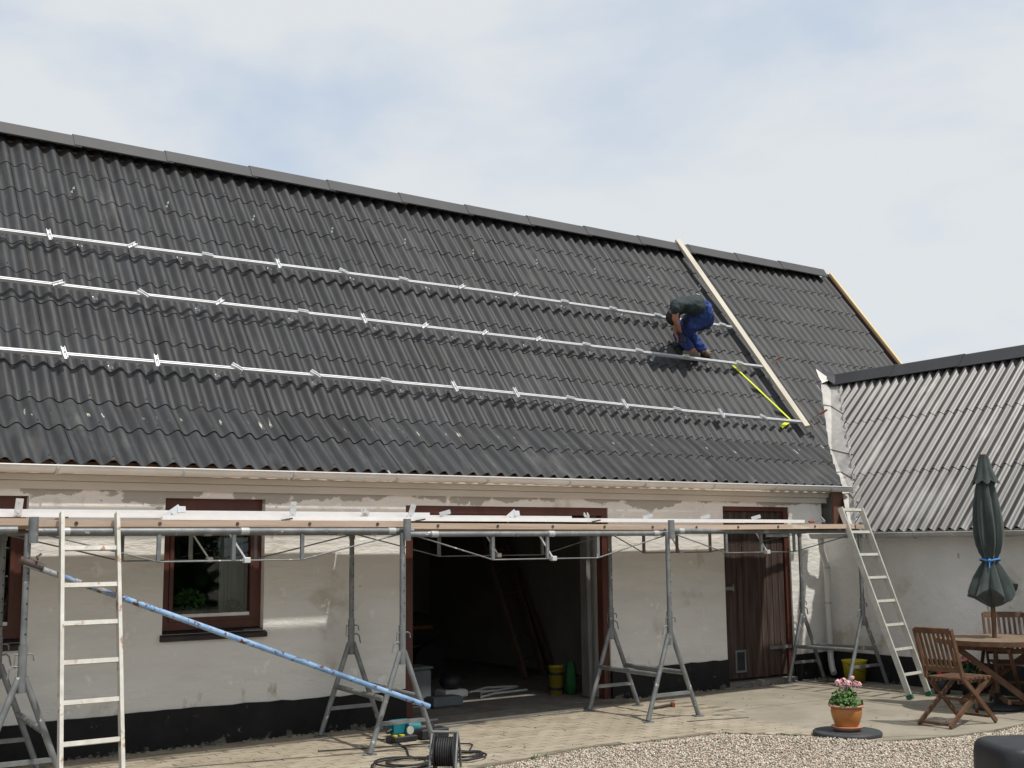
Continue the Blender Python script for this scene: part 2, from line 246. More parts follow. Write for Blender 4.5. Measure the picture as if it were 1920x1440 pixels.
def obj(name, mb, m, parent=None, loc=(0, 0, 0), kind=None, label=None):
    ms = [M[x] if isinstance(x, str) else x for x in (m if isinstance(m, (list, tuple)) else [m])]
    off = ROOT[parent.name] if parent is not None else loc
    o = bpy.data.objects.new(name, mb.mesh(name, off, ms)); C.objects.link(o)
    if parent is not None: o.parent = parent; ROOT[o.name] = off
    else: o.location = loc; ROOT[o.name] = tuple(loc)
    if kind: o['kind'] = kind
    if label: o['label'] = label
    return o
def one(name, mb, m, label, cat, loc=(0, 0, 0), group=None): return tag(obj(name, mb, m, None, loc), label, cat, group)
def copy_obj(o, parent=None, name=None):
    c = o.copy(); C.objects.link(c)
    if parent is not None: c.parent = parent
    if name: c.name = name
    return c

# ------------------------------------------------------------------ ground
b = MB(); b.add([(-150, -150, -.045), (150, -150, -.045), (150, 200, -.045), (-150, 200, -.045)], [(0, 1, 2, 3)])
obj('ground', b, 'gravelbase', kind='structure')
edge = [(1.0, -3.2), (3.5, -2.75), (5.33, -2.43), (6.03, -2.33), (6.64, -2.21), (7.21, -2.31), (8.1, -2.36), (8.45, -2.72), (8.68, -3.1), (8.84, -3.57), (9.12, -3.70), (9.62, -3.83), (10.15, -3.87), (10.76, -3.82), (11.5, -3.95), (12.5, -4.1)]
ex = [p[0] for p in edge]; ey = [p[1] for p in edge]
def gy(x): return float(np.interp(x, ex, ey))
b = MB(); up = [(1.0, -.02), (12.5, -.02)]
b.prism([(-3, -3.3)] + edge + [(12.5, .0), (-3, .0)], -.04, -.007)
patio = obj('patio', b, 'joint', kind='structure')
# interlocking zigzag pavers
PW, PH = 0.226, 0.113; zz = .016
def paver_poly(cx, cy):
    g_ = .0028; w = PW / 2 - g_; h = PH / 2 - g_
    q = w / 2
    top = [(-w, h - zz / 2), (-q - q / 3, h - zz / 2), (-q + q / 3, h + zz / 2), (q - q / 3, h + zz / 2), (q + q / 3, h - zz / 2), (w, h - zz / 2)]
    bot = [(w, -h - zz / 2), (q + q / 3, -h - zz / 2), (q - q / 3, -h + zz / 2), (-q + q / 3, -h + zz / 2), (-q - q / 3, -h - zz / 2), (-w, -h - zz / 2)]
    right = [(w - zz / 2, h / 3), (w - zz / 2, -h / 3)]; left = [(-w - zz / 2, -h / 3), (-w - zz / 2, h / 3)]
    return [(cx + x, cy + y) for x, y in top + right + bot + left]
pavmesh = []
for k in range(3):
    b = MB(); P = paver_poly(0, 0); b.prism(P, -.03, -.0015); pavmesh.append(b.mesh('paver', (0, 0, 0), [M['paver'] if k else M['paver2']]))
spots = []
ROWA = math.radians(-3)
for j in range(-2, 36):
    for i in range(-6, 45):
        x0 = 1.4 + i * PW + (PW / 2 if j % 2 else 0); y0 = -.12 - j * PH
        x = x0; y = y0 + .02 * math.sin(x0)
        if x > 9.35 - .25 * (j % 2) or x < 1.2: continue
        if x > 8.95 and y < -1.5: continue
        if y < gy(x) + .03 or y > -.10: continue
        if 5.6 < x < 9.0 and y > -.50 + .13 * max(0, (x - 6.2)) * .6: continue
        spots.append((x, y, random.gauss(0, .0013), random.gauss(0, .010)))
f3 = np.array([0.57692424, 0.80562879, 0.13461309])
spots.sort(key=lambda s: (s[0] * .577 + (s[1] + 10.5) * .806))
vis = [s for s in spots if s[1] < -.1]
for k, (x, y, dz, a) in enumerate(vis[:290]):
    o = bpy.data.objects.new('paver', pavmesh[k * 7 % 3]); C.objects.link(o); o.parent = patio; o.location = (x, y, dz); o.rotation_euler = (random.gauss(0, .004), random.gauss(0, .004), a)
b = MB()
for k, (x, y, dz, a) in enumerate(vis[290:]):
    ca, sa = math.cos(a), math.sin(a)
    b.m = 0 if k * 7 % 3 else 1
    b.prism([(x + px * ca - py * sa, y + px * sa + py * ca) for px, py in paver_poly(0, 0)], -.03 + dz, -.0015 + dz)
obj('far_pavers', b, ['paver', 'paver2'], patio, kind='stuff')
# wind-blown leaf bits and small weeds
b = MB()
for k in range(90):
    x = random.uniform(3, 12); y = random.uniform(gy(x), -.4); r = random.uniform(.006, .018); a = random.uniform(0, 6.3); c_, s_ = math.cos(a) * r, math.sin(a) * r
    b.add([(x + c_, y + s_, .002), (x - s_ * .5, y + c_ * .5, .010), (x - c_, y - s_, .003), (x + s_ * .5, y - c_ * .5, .004)], [(0, 1, 2, 3)])
tag(obj('fallen_leaves', b, 'iron', kind='stuff'), 'tiny dry leaf bits scattered on the paving', 'leaves')
b = MB()
for k in range(46):
    x = random.choice((random.uniform(5, 11), random.uniform(2.2, 6.1))); y = gy(x) - abs(random.gauss(.05, .25)) if x > 5 and k % 3 else -.06 - abs(random.gauss(0, .03))
    if y > -1 and (5.9 < x < 8.95): continue
    for q in range(7):
        a = random.uniform(0, 6.3); l_ = random.uniform(.012, .035); p = Vector((x + random.gauss(0, .02), y + random.gauss(0, .02), -.004)); e = Vector((math.cos(a) * l_, math.sin(a) * l_, l_ * .9)); w_ = Vector((-math.sin(a), math.cos(a), 0)) * .005
        b.add([p - w_, p + w_, p + e], [(0, 1, 2)])
tag(obj('weeds', b, 'leaf', kind='stuff'), 'small green weeds sprouting along wall foot and gravel edge', 'weeds')
# cast slab under the garden furniture, laid in fields with open joints and a cracked edge
fields = [
 [(9.38, -.12), (10.9, -.12), (10.9, -1.45), (9.38, -1.45)], [(10.915, -.12), (12.48, -.12), (12.48, -1.45), (10.915, -1.45)],
 [(8.98, -1.465), (10.9, -1.465), (10.9, -2.62), (8.98, -2.62)], [(10.915, -1.465), (12.48, -1.465), (12.48, -2.62), (10.915, -2.62)],
 [(8.98, -2.635), (10.9, -2.635), (10.9, -3.80), (10.15, -3.85), (9.62, -3.81), (9.40, -3.62), (9.12, -3.50), (8.98, -3.45), (8.90, -3.2)],
 [(9.42, -3.66), (9.60, -3.80), (9.16, -3.69), (8.88, -3.56), (8.78, -3.3), (8.86, -3.3), (8.93, -3.48), (9.12, -3.53)],
 [(10.915, -2.635), (12.48, -2.635), (12.48, -4.05), (11.5, -3.92), (10.915, -3.80)],
 [(8.30, -2.40), (8.965, -1.60), (8.965, -3.0), (8.86, -3.2), (8.72, -3.12), (8.5, -2.72)]]
for k, P in enumerate(fields):
    b = MB(); b.prism(P[::-1], -.035, -.0035 - .0012 * (k % 3)); obj('slab_field', b, 'slab', patio)
# rough mortar and grit along the foot of the wall
b = MB()
for k in range(420):
    x = random.uniform(1.5, 12.3)
    if 6.1 < x < 8.9: continue
    y = -.03 - abs(random.gauss(0, .045)); r = random.uniform(.006, .022)
    b.ball((x, y - .01, -.002), r, (1.3, 1, .7), 5, 3)
obj('mortar_crumbs', b, 'dirtgrey', patio, kind='stuff')
# threshold apron of the garage
b = MB()
ap = [(5.98, -.66), (6.8, -.44), (7.94, -.40), (8.6, -.31), (9.0, -.10), (9.0, -.022), (5.98, -.022)]
n = 40; top = []
poly = []
for i in range(len(ap) - 3):
    for q in range(10):
        t_ = q / 10; poly.append((ap[i][0] * (1 - t_) + ap[i + 1][0] * t_, ap[i][1] * (1 - t_) + ap[i + 1][1] * t_ + random.gauss(0, .012)))
poly += ap[-3:]
b.prism(poly[::-1], -.02, .012)
obj('garage_apron', b, 'concrete', kind='structure')
# gravel: tens of thousands of loose pebbles
def pebbles(n, fx, fy, seed):
    r = np.random.default_rng(seed); base = np.array([(1, 0, 0), (0, 1, 0), (-1, 0, 0), (0, -1, 0), (0, 0, 1), (0, 0, -1)], float)
    F = np.array([(0, 1, 4), (1, 2, 4), (2, 3, 4), (3, 0, 4), (1, 0, 5), (2, 1, 5), (3, 2, 5), (0, 3, 5)])
    P = []
    while len(P) < n:
        x = r.uniform(*fx); y = r.uniform(*fy)
        e = gy(x)
        if y < e + r.normal(0, .035) or (r.random() < .012 and y < e + .5 and y < -2.0): P.append((x, y))
    P = np.array(P); sz = r.uniform(.0055, .0125, (n, 1)) * np.ones((n, 3)) * r.uniform(.7, 1.35, (n, 3)); sz[:, 2] *= .7
    a = r.uniform(0, 2 * PI, n); ca, sa = np.cos(a), np.sin(a)
    V = base[None] * sz[:, None] + r.normal(0, .0012, (n, 6, 3))
    X = V[..., 0] * ca[:, None] - V[..., 1] * sa[:, None]; Y = V[..., 0] * sa[:, None] + V[..., 1] * ca[:, None]
    d = np.array([min(1, max(0, (gy(p[0]) - p[1]) / .3)) for p in P])
    z = -.030 + d * .022 + r.uniform(0, .014, n) + .012 * np.sin(P[:, 0] * 2.3) * np.sin(P[:, 1] * 3.1) * d
    V = np.stack([X + P[:, 0:1], Y + P[:, 1:2], V[..., 2] + z[:, None]], -1).reshape(-1, 3)
    Fs = (F[None] + (np.arange(n) * 6)[:, None, None]).reshape(-1, 3)
    m = bpy.data.meshes.new('gravel'); m.vertices.add(len(V)); m.vertices.foreach_set('co', V.ravel())
    m.loops.add(len(Fs) * 3); m.loops.foreach_set('vertex_index', Fs.ravel().astype(np.int32)); m.polygons.add(len(Fs))
    m.polygons.foreach_set('loop_start', np.arange(0, len(Fs) * 3, 3, dtype=np.int32)); m.polygons.foreach_set('loop_total', np.full(len(Fs), 3, np.int32))
    for i in range(5): m.materials.append(M['peb%d' % i])
    m.polygons.foreach_set('material_index', np.repeat(r.choice(5, n, p=[.36, .22, .18, .12, .12]), 8).astype(np.int32)); m.update()
    o = bpy.data.objects.new('gravel', m); C.objects.link(o); o['kind'] = 'stuff'; tag(o, 'loose pale gravel spread in front of the paving', 'gravel'); return o
pebbles(95000, (4.6, 12.3), (-6.6, -2.0), 3)

# unseen greenery added across the yard to darken the reflections in the window panes
b = MB(); b.box(-14, 14, -27, -25.4, -.04, 3.3)
rh = random.Random(5)
for k in range(5200):
    x = rh.uniform(-14.3, 14.3); z = rh.uniform(0, 3.9); y = -25.35 + rh.gauss(0, .22) if z < 3.3 else rh.uniform(-27, -25.3); s_ = rh.uniform(.10, .22); a = rh.uniform(0, 6.3); ca, sa = math.cos(a) * s_, math.sin(a) * s_
    t_ = rh.gauss(0, .12); b.add([(x + ca, y + t_, z + sa), (x - sa, y - t_, z + ca), (x - ca, y + t_ * .5, z - sa), (x + sa, y - t_, z - ca)], [(0, 1, 2, 3)])
o = one('unseen_hedge', b, 'leaf2', 'dark clipped greenery added behind the viewer to darken the pane reflections', 'unseen_hedge', (0, -26, 0)); o['kind'] = 'stuff'

# ------------------------------------------------------------------ farmhouse
house = thing('farmhouse', 'long whitewashed farmhouse with black plinth under a steep black corrugated roof', 'building', (6, 0, 0))
WX = 12.52
openings = [(1.55, 2.535, .975, 2.178), (3.70, 4.655, .975, 2.178), (6.18, 8.85, 0, 2.14), (10.69, 11.89, .05, 2.18)]
b = MB()
def wallbox(x0, x1, z0, z1): b.box(x0, x1, 0, .34, z0, z1)
xs = -3.0
for x0, x1, z0, z1 in openings:
    wallbox(xs, x0, 0, 2.42); wallbox(x0, x1, z1, 2.42)
    if z0 > .1: wallbox(x0, x1, 0, z0)
    xs = x1
wallbox(xs, WX, 0, 2.42)
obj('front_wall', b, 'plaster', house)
b = MB(); b.box(10.69, 11.89, -.03, .3, -.02, .05); obj('door_step', b, 'concrete', house)
for x0, x1 in ((-3, 6.18), (8.85, 10.69), (11.89, WX - .02)):
    b = MB()
    nseg = max(2, int((x1 - x0) / .12)); top = []
    vs = []
    for i in range(nseg + 1):
        x = x0 + (x1 - x0) * i / nseg; zt = .322 + random.gauss(0, .004) + .006 * math.sin(x * 2)
        vs += [(x, -.022, -.02), (x, -.022, zt), (x, .02, zt + .004), (x, .02, -.02)]
    fs = []
    for i in range(nseg):
        a = i * 4; fs += [(a, a + 4, a + 5, a + 1), (a + 1, a + 5, a + 6, a + 2)]
    fs += [(0, 1, 2, 3), tuple(nseg * 4 + q for q in (3, 2, 1, 0))]
    b.add(vs, fs)
    obj('plinth', b, 'plinth', house)
# cornice of stepped courses
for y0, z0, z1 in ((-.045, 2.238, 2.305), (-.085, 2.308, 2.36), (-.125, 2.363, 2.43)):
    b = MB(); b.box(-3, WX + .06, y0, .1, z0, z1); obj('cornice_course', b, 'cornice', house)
# other walls and the back, seen only from the side
b = MB(); b.box(16.45, 16.75, .34, 6.2, 0, 2.42); b.box(-3, 16.75, 6.2, 6.5, 0, 2.42); b.box(WX + .35, 16.45, 0.02, .34, 0, 2.42)
def gable(x0, x1): b.add([(x0, .0, 2.42), (x0, 6.4, 2.42), (x0, 3.05, 6.1), (x1, .0, 2.42), (x1, 6.4, 2.42), (x1, 3.05, 6.1)], [(0, 2, 1), (3, 4, 5), (0, 3, 5, 2), (1, 2, 5, 4)])
gable(16.5, 16.75); obj('rear_walls', b, 'wing_plaster', house)

# roof geometry: steep upper pitch, slacker skirt at the eaves
YB, ZB = .605, 3.07; SU = 1.307; YE, ZE = -.165, 2.458; SL = (ZB - ZE) / (YB - YE)
YR, ZR = 3.055, 3.07 + 1.307 * (3.055 - .605)
def warp(x, y):    # the old roof is not quite true
    t_ = max(0, (y - .6) / 2.45); return t_ * (-.045 + .1 * (x - 2.7) / 14.)
nU = Vector((0, -SU, 1)).normalized(); dU = Vector((0, 1, SU)).normalized(); nL = Vector((0, -SL, 1)).normalized(); dL = Vector((0, 1, SL)).normalized()
deck = MB(); oo = -.055
for (ya, za, yb, zb, nn) in ((YE + .06, ZE + .05, YB, ZB, nL), (YB, ZB, YR, ZR, nU)):
    A = Vector((0, ya, za)) + nn * oo; B = Vector((0, yb, zb)) + nn * oo
    deck.add([(-3, A.y, A.z), (WX + .0 + (0.2 if ya < .5 else 4.1), A.y, A.z), (WX + .95 if ya < .5 else 16.7, B.y, B.z), (-3, B.y, B.z)], [(0, 1, 2, 3)])
deck.add([(-3, YR, ZR - .05), (16.7, YR, ZR - .05), (16.7, 6.6, 2.3), (-3, 6.6, 2.3)], [(0, 1, 2, 3)])
roof = obj('roof', deck, 'batten', house)
# sheet mesh: six waves, real thickness
def sheet_mesh(name, material, pitch, waves, amp, length, th=.0065, seg=8, nover=.03, phase=0.0, clip=None):
    b = MB(); n = waves * seg; W_ = waves * pitch
    def prof(i):
        x = -nover + (W_ + 2 * nover) * i / n; return x, -amp * math.cos(2 * PI * (x / pitch) + phase)
    P = [prof(i) for i in range(n + 1)]
    nl = 1
    top = [(x, 0, z) for x, z in P] + [(x, length, z) for x, z in P]
    b.add(top, [(i, i + 1, n + 2 + i, n + 1 + i) for i in range(n)], True)
    bot = [(x, 0, z - th) for x, z in P] + [(x, length, z - th) for x, z in P]
    b.add(bot, [(i + 1, i, n + 1 + i, n + 2 + i) for i in range(n)], True)
    b.add([(x, 0, z) for x, z in P] + [(x, 0, z - th) for x, z in P], [(i, n + 1 + i, n + 2 + i, i + 1) for i in range(n)])
    for i in (0, n):
        x, z = P[i]; b.add([(x, 0, z), (x, length, z), (x, length, z - th), (x, 0, z - th)], [(0, 1, 2, 3)])
    # screw heads near the lower edge
    for w in (1, 4):
        x = pitch * (w + .5); b.ball((x, .05, amp + .004), .0075, (1, 1, .7), 6, 3)
    return b.mesh(name, (0, 0, 0), [material])
def frame_mat(p, ex_, dy, nz_):
    return Matrix(((ex_.x, dy.x, nz_.x, p.x), (ex_.y, dy.y, nz_.y, p.y), (ex_.z, dy.z, nz_.z, p.z), (0, 0, 0, 1)))
PIT = 1.06 / 6
smesh = sheet_mesh('corrugated_sheet', M['roof'], PIT, 6, .031, .57, nover=.045)
smesh_e = sheet_mesh('corrugated_sheet', M['roof'], PIT, 6, .031, .62, nover=.045)
houseinv = Matrix.Translation((-6, 0, 0))
# valley line along which the sheets are cut
VL = [(-.6, 12.45), (-.18, 12.76), (.0, 12.90), (.34, 13.20), (.54, 13.40), (.69, 13.56), (1.02, 13.90), (1.5, 14.42)]
def vx(y): return float(np.interp(y, [p[0] for p in VL], [p[1] for p in VL])) if y < 1.5 else 99
import bmesh
def clipped(me, Mw, p0, nrm):
    bm = bmesh.new(); bm.from_mesh(me); bm.transform(Mw)
    bmesh.ops.bisect_plane(bm, geom=bm.verts[:] + bm.edges[:] + bm.faces[:], plane_co=p0, plane_no=nrm, clear_outer=True)
    if not bm.faces: bm.free(); return None
    bm.transform(Mw.inverted()); m2 = bpy.data.meshes.new(me.name); bm.to_mesh(m2); bm.free(); m2.materials.append(me.materials[0]); return m2
rows = []
lenL = math.hypot(YB - YE, ZB - ZE); lower_exp = lenL - .447
for k in range(11):
    if k == 0: rows.append((Vector((0, YE, ZE)), dL, nL, smesh_e))
    elif k == 1: rows.append((Vector((0, YE, ZE)) + dL * lower_exp, dL, nL, smesh))
    else: rows.append((Vector((0, YB, ZB)) + dU * (.447 * (k - 2)), dU, nU, smesh))
for k, (p, dd, nn, me) in enumerate(rows):
    for c in range(-5, 13):
        x0 = 2.907 + 1.06 * c
        tilt = random.gauss(0, .0012)
        a = -.024 + tilt   # each course laps over the one below
        d2 = (dd + nn * a).normalized(); n2 = (nn - dd * a).normalized()
        e2 = (Vector((1, 0, 0)) - n2 * (.006)).normalized(); n3 = e2.cross(d2).normalized(); d3 = n3.cross(e2)
        P = Vector((x0, p.y, p.z + warp(x0 + .5, p.y))) + nn * (.012 + random.gauss(0, .0006)) + dd * random.gauss(0, .0025)
        Mw = frame_mat(P, e2, d3, n3)
        use = me; yb = p.y + dd.y * .45
        if c >= 8 and k <= 4:
            ym = p.y; x1 = vx(p.y - .02); x2 = vx(yb)
            if x1 < 90 and x0 > max(x1, x2 if x2 < 90 else 99): continue
            if min(x1, x2) < x0 + 1.1:
                if x2 > 90: x2 = x1 + (yb - p.y) * 1.05
                dirv = Vector((x2 - x1, yb - (p.y - .02), 0)).normalized(); nr = Vector((dirv.y, -dirv.x, 0))
                use = clipped(me, Mw, Vector((x1, p.y - .02, p.z)), nr)
                if use is None: continue
        if x0 > 16.5: continue
        o = bpy.data.objects.new('corrugated_sheet', use); C.objects.link(o); o.parent = roof; o.matrix_local = houseinv @ Mw
# hanger bolts standing ready above the top rail
b = MB()
for x in (3.444, 4.497, 5.547, 6.589, 7.635, 8.698, 9.764, 10.819, 11.859, 12.923):
    for q, (dx, dy) in enumerate(((0, 0), (.03, .045))):
        p = Vector((x + dx, 2.54 + dy, ZB + SU * (2.54 + dy - YB) + warp(x, 2.5)))
        bb = MB(); bb.tube([p, p + nU * .055], .005, 6); bb.tube([p + nU * .03, p + nU * .038], .011, 6); obj('hanger_bolt', bb, 'alu', roof)
# ridge caps
def capmesh(length, half, drop, th, steep, material, lip=.0):
    b = MB(); s_ = math.sqrt(1 + steep * steep)
    pr = [(-half / s_ * 1, -half * steep / s_ - lip), (-half / s_, -half * steep / s_), (-.03, -.012), (0, 0), (.03, -.012), (half / s_, -half * steep / s_)]
    n = len(pr)
    top = [(0, y, z) for y, z in pr] + [(length, y, z) for y, z in pr]
    b.add(top, [(i, n + i, n + i + 1, i + 1) for i in range(n - 1)])
    bt = [(0, y * .93, z - th) for y, z in pr] + [(length, y * .93, z - th) for y, z in pr]
    b.add(bt, [(i + 1, n + i + 1, n + i, i) for i in range(n - 1)])
    for q in (0, n):
        b.add([top[q + i] for i in range(n)] + [bt[q + i] for i in range(n)], [(i, i + 1, n + i + 1, n + i) for i in range(n - 1)])
    b.add([top[0], top[n], bt[n], bt[0]], [(0, 1, 2, 3)])
    # raised collar where one cap laps over the next
    return b.mesh('ridge_cap', (0, 0, 0), [material])
cm = capmesh(1.15, .20, 0, .012, 1.307, M['cap'])
for c in range(-6, 12):
    x0 = 3.57 + 1.07 * c
    if x0 > 16.0: continue
    o = bpy.data.objects.new('ridge_cap', cm); C.objects.link(o); o.parent = roof
    o.matrix_local = houseinv @ Matrix.Translation((x0, 3.06, ZR + .20 + warp(x0 + .5, 3.05))) @ Matrix.Rotation(.006, 4, 'Y')
# verge timber at the far gable
b = MB(); A = Vector((16.68, 3.10, ZR + .14)); B = Vector((16.68, .55, ZR + .14 - SU * 2.55)); b.beam(A, B, .045, .16, nU); obj('verge_board', b, 'pine_y', roof)
b = MB(); b.beam(A + Vector((-.05, 0, 0)), B + Vector((-.05, 0, 0)), .04, .10, nU); obj('verge_batten', b, 'darkbrown', roof)
# brown eaves board behind the wave ends
b = MB(); b.box(-3, 12.62, -.105, -.085, 2.425, 2.47)
obj('eaves_board', b, 'batten', roof)
# gutter
def gutter(name, pts0, pts1, r, mt, parent):
    A = Vector(pts0); B = Vector(pts1); d = (B - A).normalized(); side = Vector((0, 0, 1)).cross(d).normalized()
    b = MB(); n = 10; N_ = 60
    vs = []; 
    for j in range(N_ + 1):
        p = A.lerp(B, j / N_) + Vector((0, 0, .004 * math.sin(j * .7) + .003 * math.sin(j * 2.1)))
        for i in range(n + 1):
            a = PI + PI * i / n; vs.append(p + side * (r * math.cos(a)) + Vector((0, 0, r * math.sin(a))))
    fs = [(j * (n + 1) + i, j * (n + 1) + i + 1, (j + 1) * (n + 1) + i + 1, (j + 1) * (n + 1) + i) for j in range(N_) for i in range(n)]
    b.add(vs, fs, True)
    for sgn in (-1, 1): b.tube([A + side * (sgn * r), B + side * (sgn * r)], .008, 8)
    for E_ in (A, B): b.add([E_ + side * (r * math.cos(PI + PI * i / n)) + Vector((0, 0, r * math.sin(PI + PI * i / n))) for i in range(n + 1)], [tuple(range(n + 1))])
    return obj(name, b, mt, parent), side
gut, side = gutter('gutter', (-3, -.235, 2.405), (12.80, -.235, 2.445), .062, 'gutter', house)
for x in (-.6, .5, 1.6, 2.679, 3.755, 4.819, 5.917, 7.001, 8.08, 9.184, 10.277, 11.348, 12.4):
    b = MB(); z0 = 2.405 + .04 * (x + 3) / 15.8
    pts = [(x, -.235 + .066 * math.cos(PI + PI * i / 8) * 1, z0 + .068 * math.sin(PI + PI * i / 8)) for i in range(9)]
    pts = [(x, -.30, z0 + .012)] + pts + [(x, -.10, z0 + .05)]
    for i in range(len(pts) - 1): b.beam(pts[i], pts[i + 1], .022, .004, (0, -1, 0.01) if i else (0, -1, 0))
    obj('gutter_bracket', b, 'zinc', gut)
# brown triangular board closing the eaves at the valley
b = MB(); P3 = [(12.56, 2.42), (12.73, 2.42), (12.74, 2.36), (12.90, 1.90), (12.56, 1.90)]
vs = [(x, -.175, z) for x, z in P3] + [(x, -.145, z) for x, z in P3]; n = 5
b.add(vs, [(0, 4, 3, 2, 1), tuple(range(5, 10))] + [(i, (i + 1) % n, n + (i + 1) % n, n + i) for i in range(n)]); obj('barge_board', b, 'bargewood', house)

# windows
def window(x0, x1, z0, z1, curtain):
    w = MB(); Y0 = .07
    t_ = .075
    w.box(x0, x0 + t_, Y0, Y0 + .07, z0 + .03, z1); w.box(x1 - t_, x1, Y0, Y0 + .07, z0 + .03, z1); w.box(x0 + t_, x1 - t_, Y0, Y0 + .07, z1 - .16, z1); w.box(x0 + t_, x1 - t_, Y0, Y0 + .07, z0 + .03, z0 + .03 + .07)
    fr_ = obj('window', w, 'brownframe', house)
    s_ = MB(); a = .035
    X0, X1, Z0, Z1 = x0 + t_ + .002, x1 - t_ - .002, z0 + .102, z1 - .162
    s_.box(X0, X0 + a, Y0 - .012, Y0 + .05, Z0, Z1); s_.box(X1 - a, X1, Y0 - .012, Y0 + .05, Z0, Z1); s_.box(X0 + a, X1 - a, Y0 - .012, Y0 + .05, Z1 - a, Z1); s_.box(X0 + a, X1 - a, Y0 - .012, Y0 + .05, Z0, Z0 + a)
    obj('sash', s_, 'brownframe', fr_)
    l_ = MB(); l_.box(X0 + a, X1 - a, Y0 - .004, Y0 + .03, Z0 + a, Z0 + a + .03); obj('glazing_bead', l_, 'white', fr_)
    p_ = MB(); p_.box(X0 + a, X1 - a, Y0 + .018, Y0 + .022, Z0 + a + .03, Z1 - a); obj('pane', p_, 'glass', fr_)
    q = MB(); q.add([(x0 - .02, -.05, z0 - .02), (x1 + .02, -.05, z0 - .02), (x1 + .02, .08, z0 + .028), (x0 - .02, .08, z0 + .028), (x0 - .02, -.05, z0 - .06), (x1 + .02, -.05, z0 - .06), (x1 + .02, .08, z0 - .06), (x0 - .02, .08, z0 - .06)],
        [(0, 1, 2, 3), (0, 4, 5, 1), (1, 5, 6, 2), (3, 7, 4, 0), (4, 7, 6, 5)]); obj('sill', q, 'sill', fr_)
    # room behind, inner sill
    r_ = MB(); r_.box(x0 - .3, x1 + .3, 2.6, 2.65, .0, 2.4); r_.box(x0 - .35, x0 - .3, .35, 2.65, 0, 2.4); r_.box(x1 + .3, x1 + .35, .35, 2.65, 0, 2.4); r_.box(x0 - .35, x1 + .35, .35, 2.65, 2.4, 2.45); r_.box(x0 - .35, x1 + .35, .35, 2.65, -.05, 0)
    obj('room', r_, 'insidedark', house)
    i_ = MB(); i_.box(x0 - .05 + .052, x1 - .002, .145, .42, z0 + .06, z0 + .085); obj('inner_sill', i_, 'white', fr_)
    if curtain:
        c_ = MB(); nn_ = 36; cx0, cx1 = curtain; vs = []
        for i in range(nn_ + 1):
            u = i / nn_; x = cx0 + (cx1 - cx0) * u; y = .36 + .022 * math.sin(u * 26) + .01 * math.sin(u * 61)
            vs += [(x + .02 * math.sin(u * 9), y, z0 + .12), (x, y, z1 - .05)]
        c_.add(vs, [(2 * i, 2 * i + 2, 2 * i + 3, 2 * i + 1) for i in range(nn_)], True)
        for f_ in range(len(c_.sm)): pass
        tag(obj('curtain', c_, 'curtain'), 'pale net curtain hanging inside the %s window' % ('full' if x0 > 3 else 'left edge'), 'curtain')
window(3.70, 4.655, .975, 2.178, (4.36, 4.60))
window(1.55, 2.535, .975, 2.178, (2.0, 2.40))

# potted plants on the inner sill
def leafy(b, c, R, H, n, size, squash=1.0, rnd=random, m=0):
    b.m = m
    for k in range(n):
        a = rnd.uniform(0, 2 * PI); rr = R * math.sqrt(rnd.random()); z = rnd.uniform(0, 1) ** .8 * H * (1 - .35 * (rr / R) ** 2)
        p = Vector((c[0] + rr * math.cos(a), c[1] + rr * math.sin(a), c[2] + z))
        nrm = Vector((math.cos(a) * .7 + rnd.gauss(0, .5), math.sin(a) * .7 + rnd.gauss(0, .5), .8 + rnd.gauss(0, .4))).normalized()
        x = nrm.orthogonal().normalized(); y = nrm.cross(x); s_ = size * rnd.uniform(.6, 1.25); ang = rnd.uniform(0, PI)
        x, y = x * math.cos(ang) + y * math.sin(ang), y * math.cos(ang) - x * math.sin(ang)
        pts = [p + x * s_ * math.cos(q * PI / 3) + y * s_ * math.sin(q * PI / 3) * .85 + nrm * (s_ * .22 * (1 if q % 2 else -1)) for q in range(6)]
        b.add([p - nrm * s_ * .15] + pts, [(0, i + 1, (i + 1) % 6 + 1) for i in range(6)])
def flower(b, c, r, n=26):
    for k in range(n):
        d = Vector((random.gauss(0, 1), random.gauss(0, 1), random.gauss(.3, .8))).normalized(); p = Vector(c) + d * r * random.uniform(.6, 1); x = d.orthogonal().normalized(); y = d.cross(x); s_ = r * .42
        b.add([p, p + x * s_ + d * s_ * .3, p + (x + y) * s_ * .7, p + y * s_ + d * s_ * .3, p - (x - y) * s_ * .6, p - x * s_ + d * s_ * .3, p - y * s_], [(0, 1, 2), (0, 2, 3), (0, 3, 4), (0, 4, 5), (0, 5, 6), (0, 6, 1)])
for (x, zt, R, lab) in ((4.05, .26, .15, 'bushy green houseplant in a pot on the window sill, left of the two'), (4.47, .14, .07, 'small leafy houseplant in a pot beside the curtain')):
    p = thing('houseplant', lab, 'plant', (x, .28, 1.06))
    b = MB(); b.lathe([(.001, 0), (.045, 0), (.06, .09), (.055, .09), (.05, .07), (.001, .07)], (x, .28, 1.06), 16); obj('pot', b, 'terracotta', p)
    b = MB(); leafy(b, (x, .28, 1.13), R, zt, 160 if R > .1 else 40, .022); obj('foliage', b, 'leaf', p)

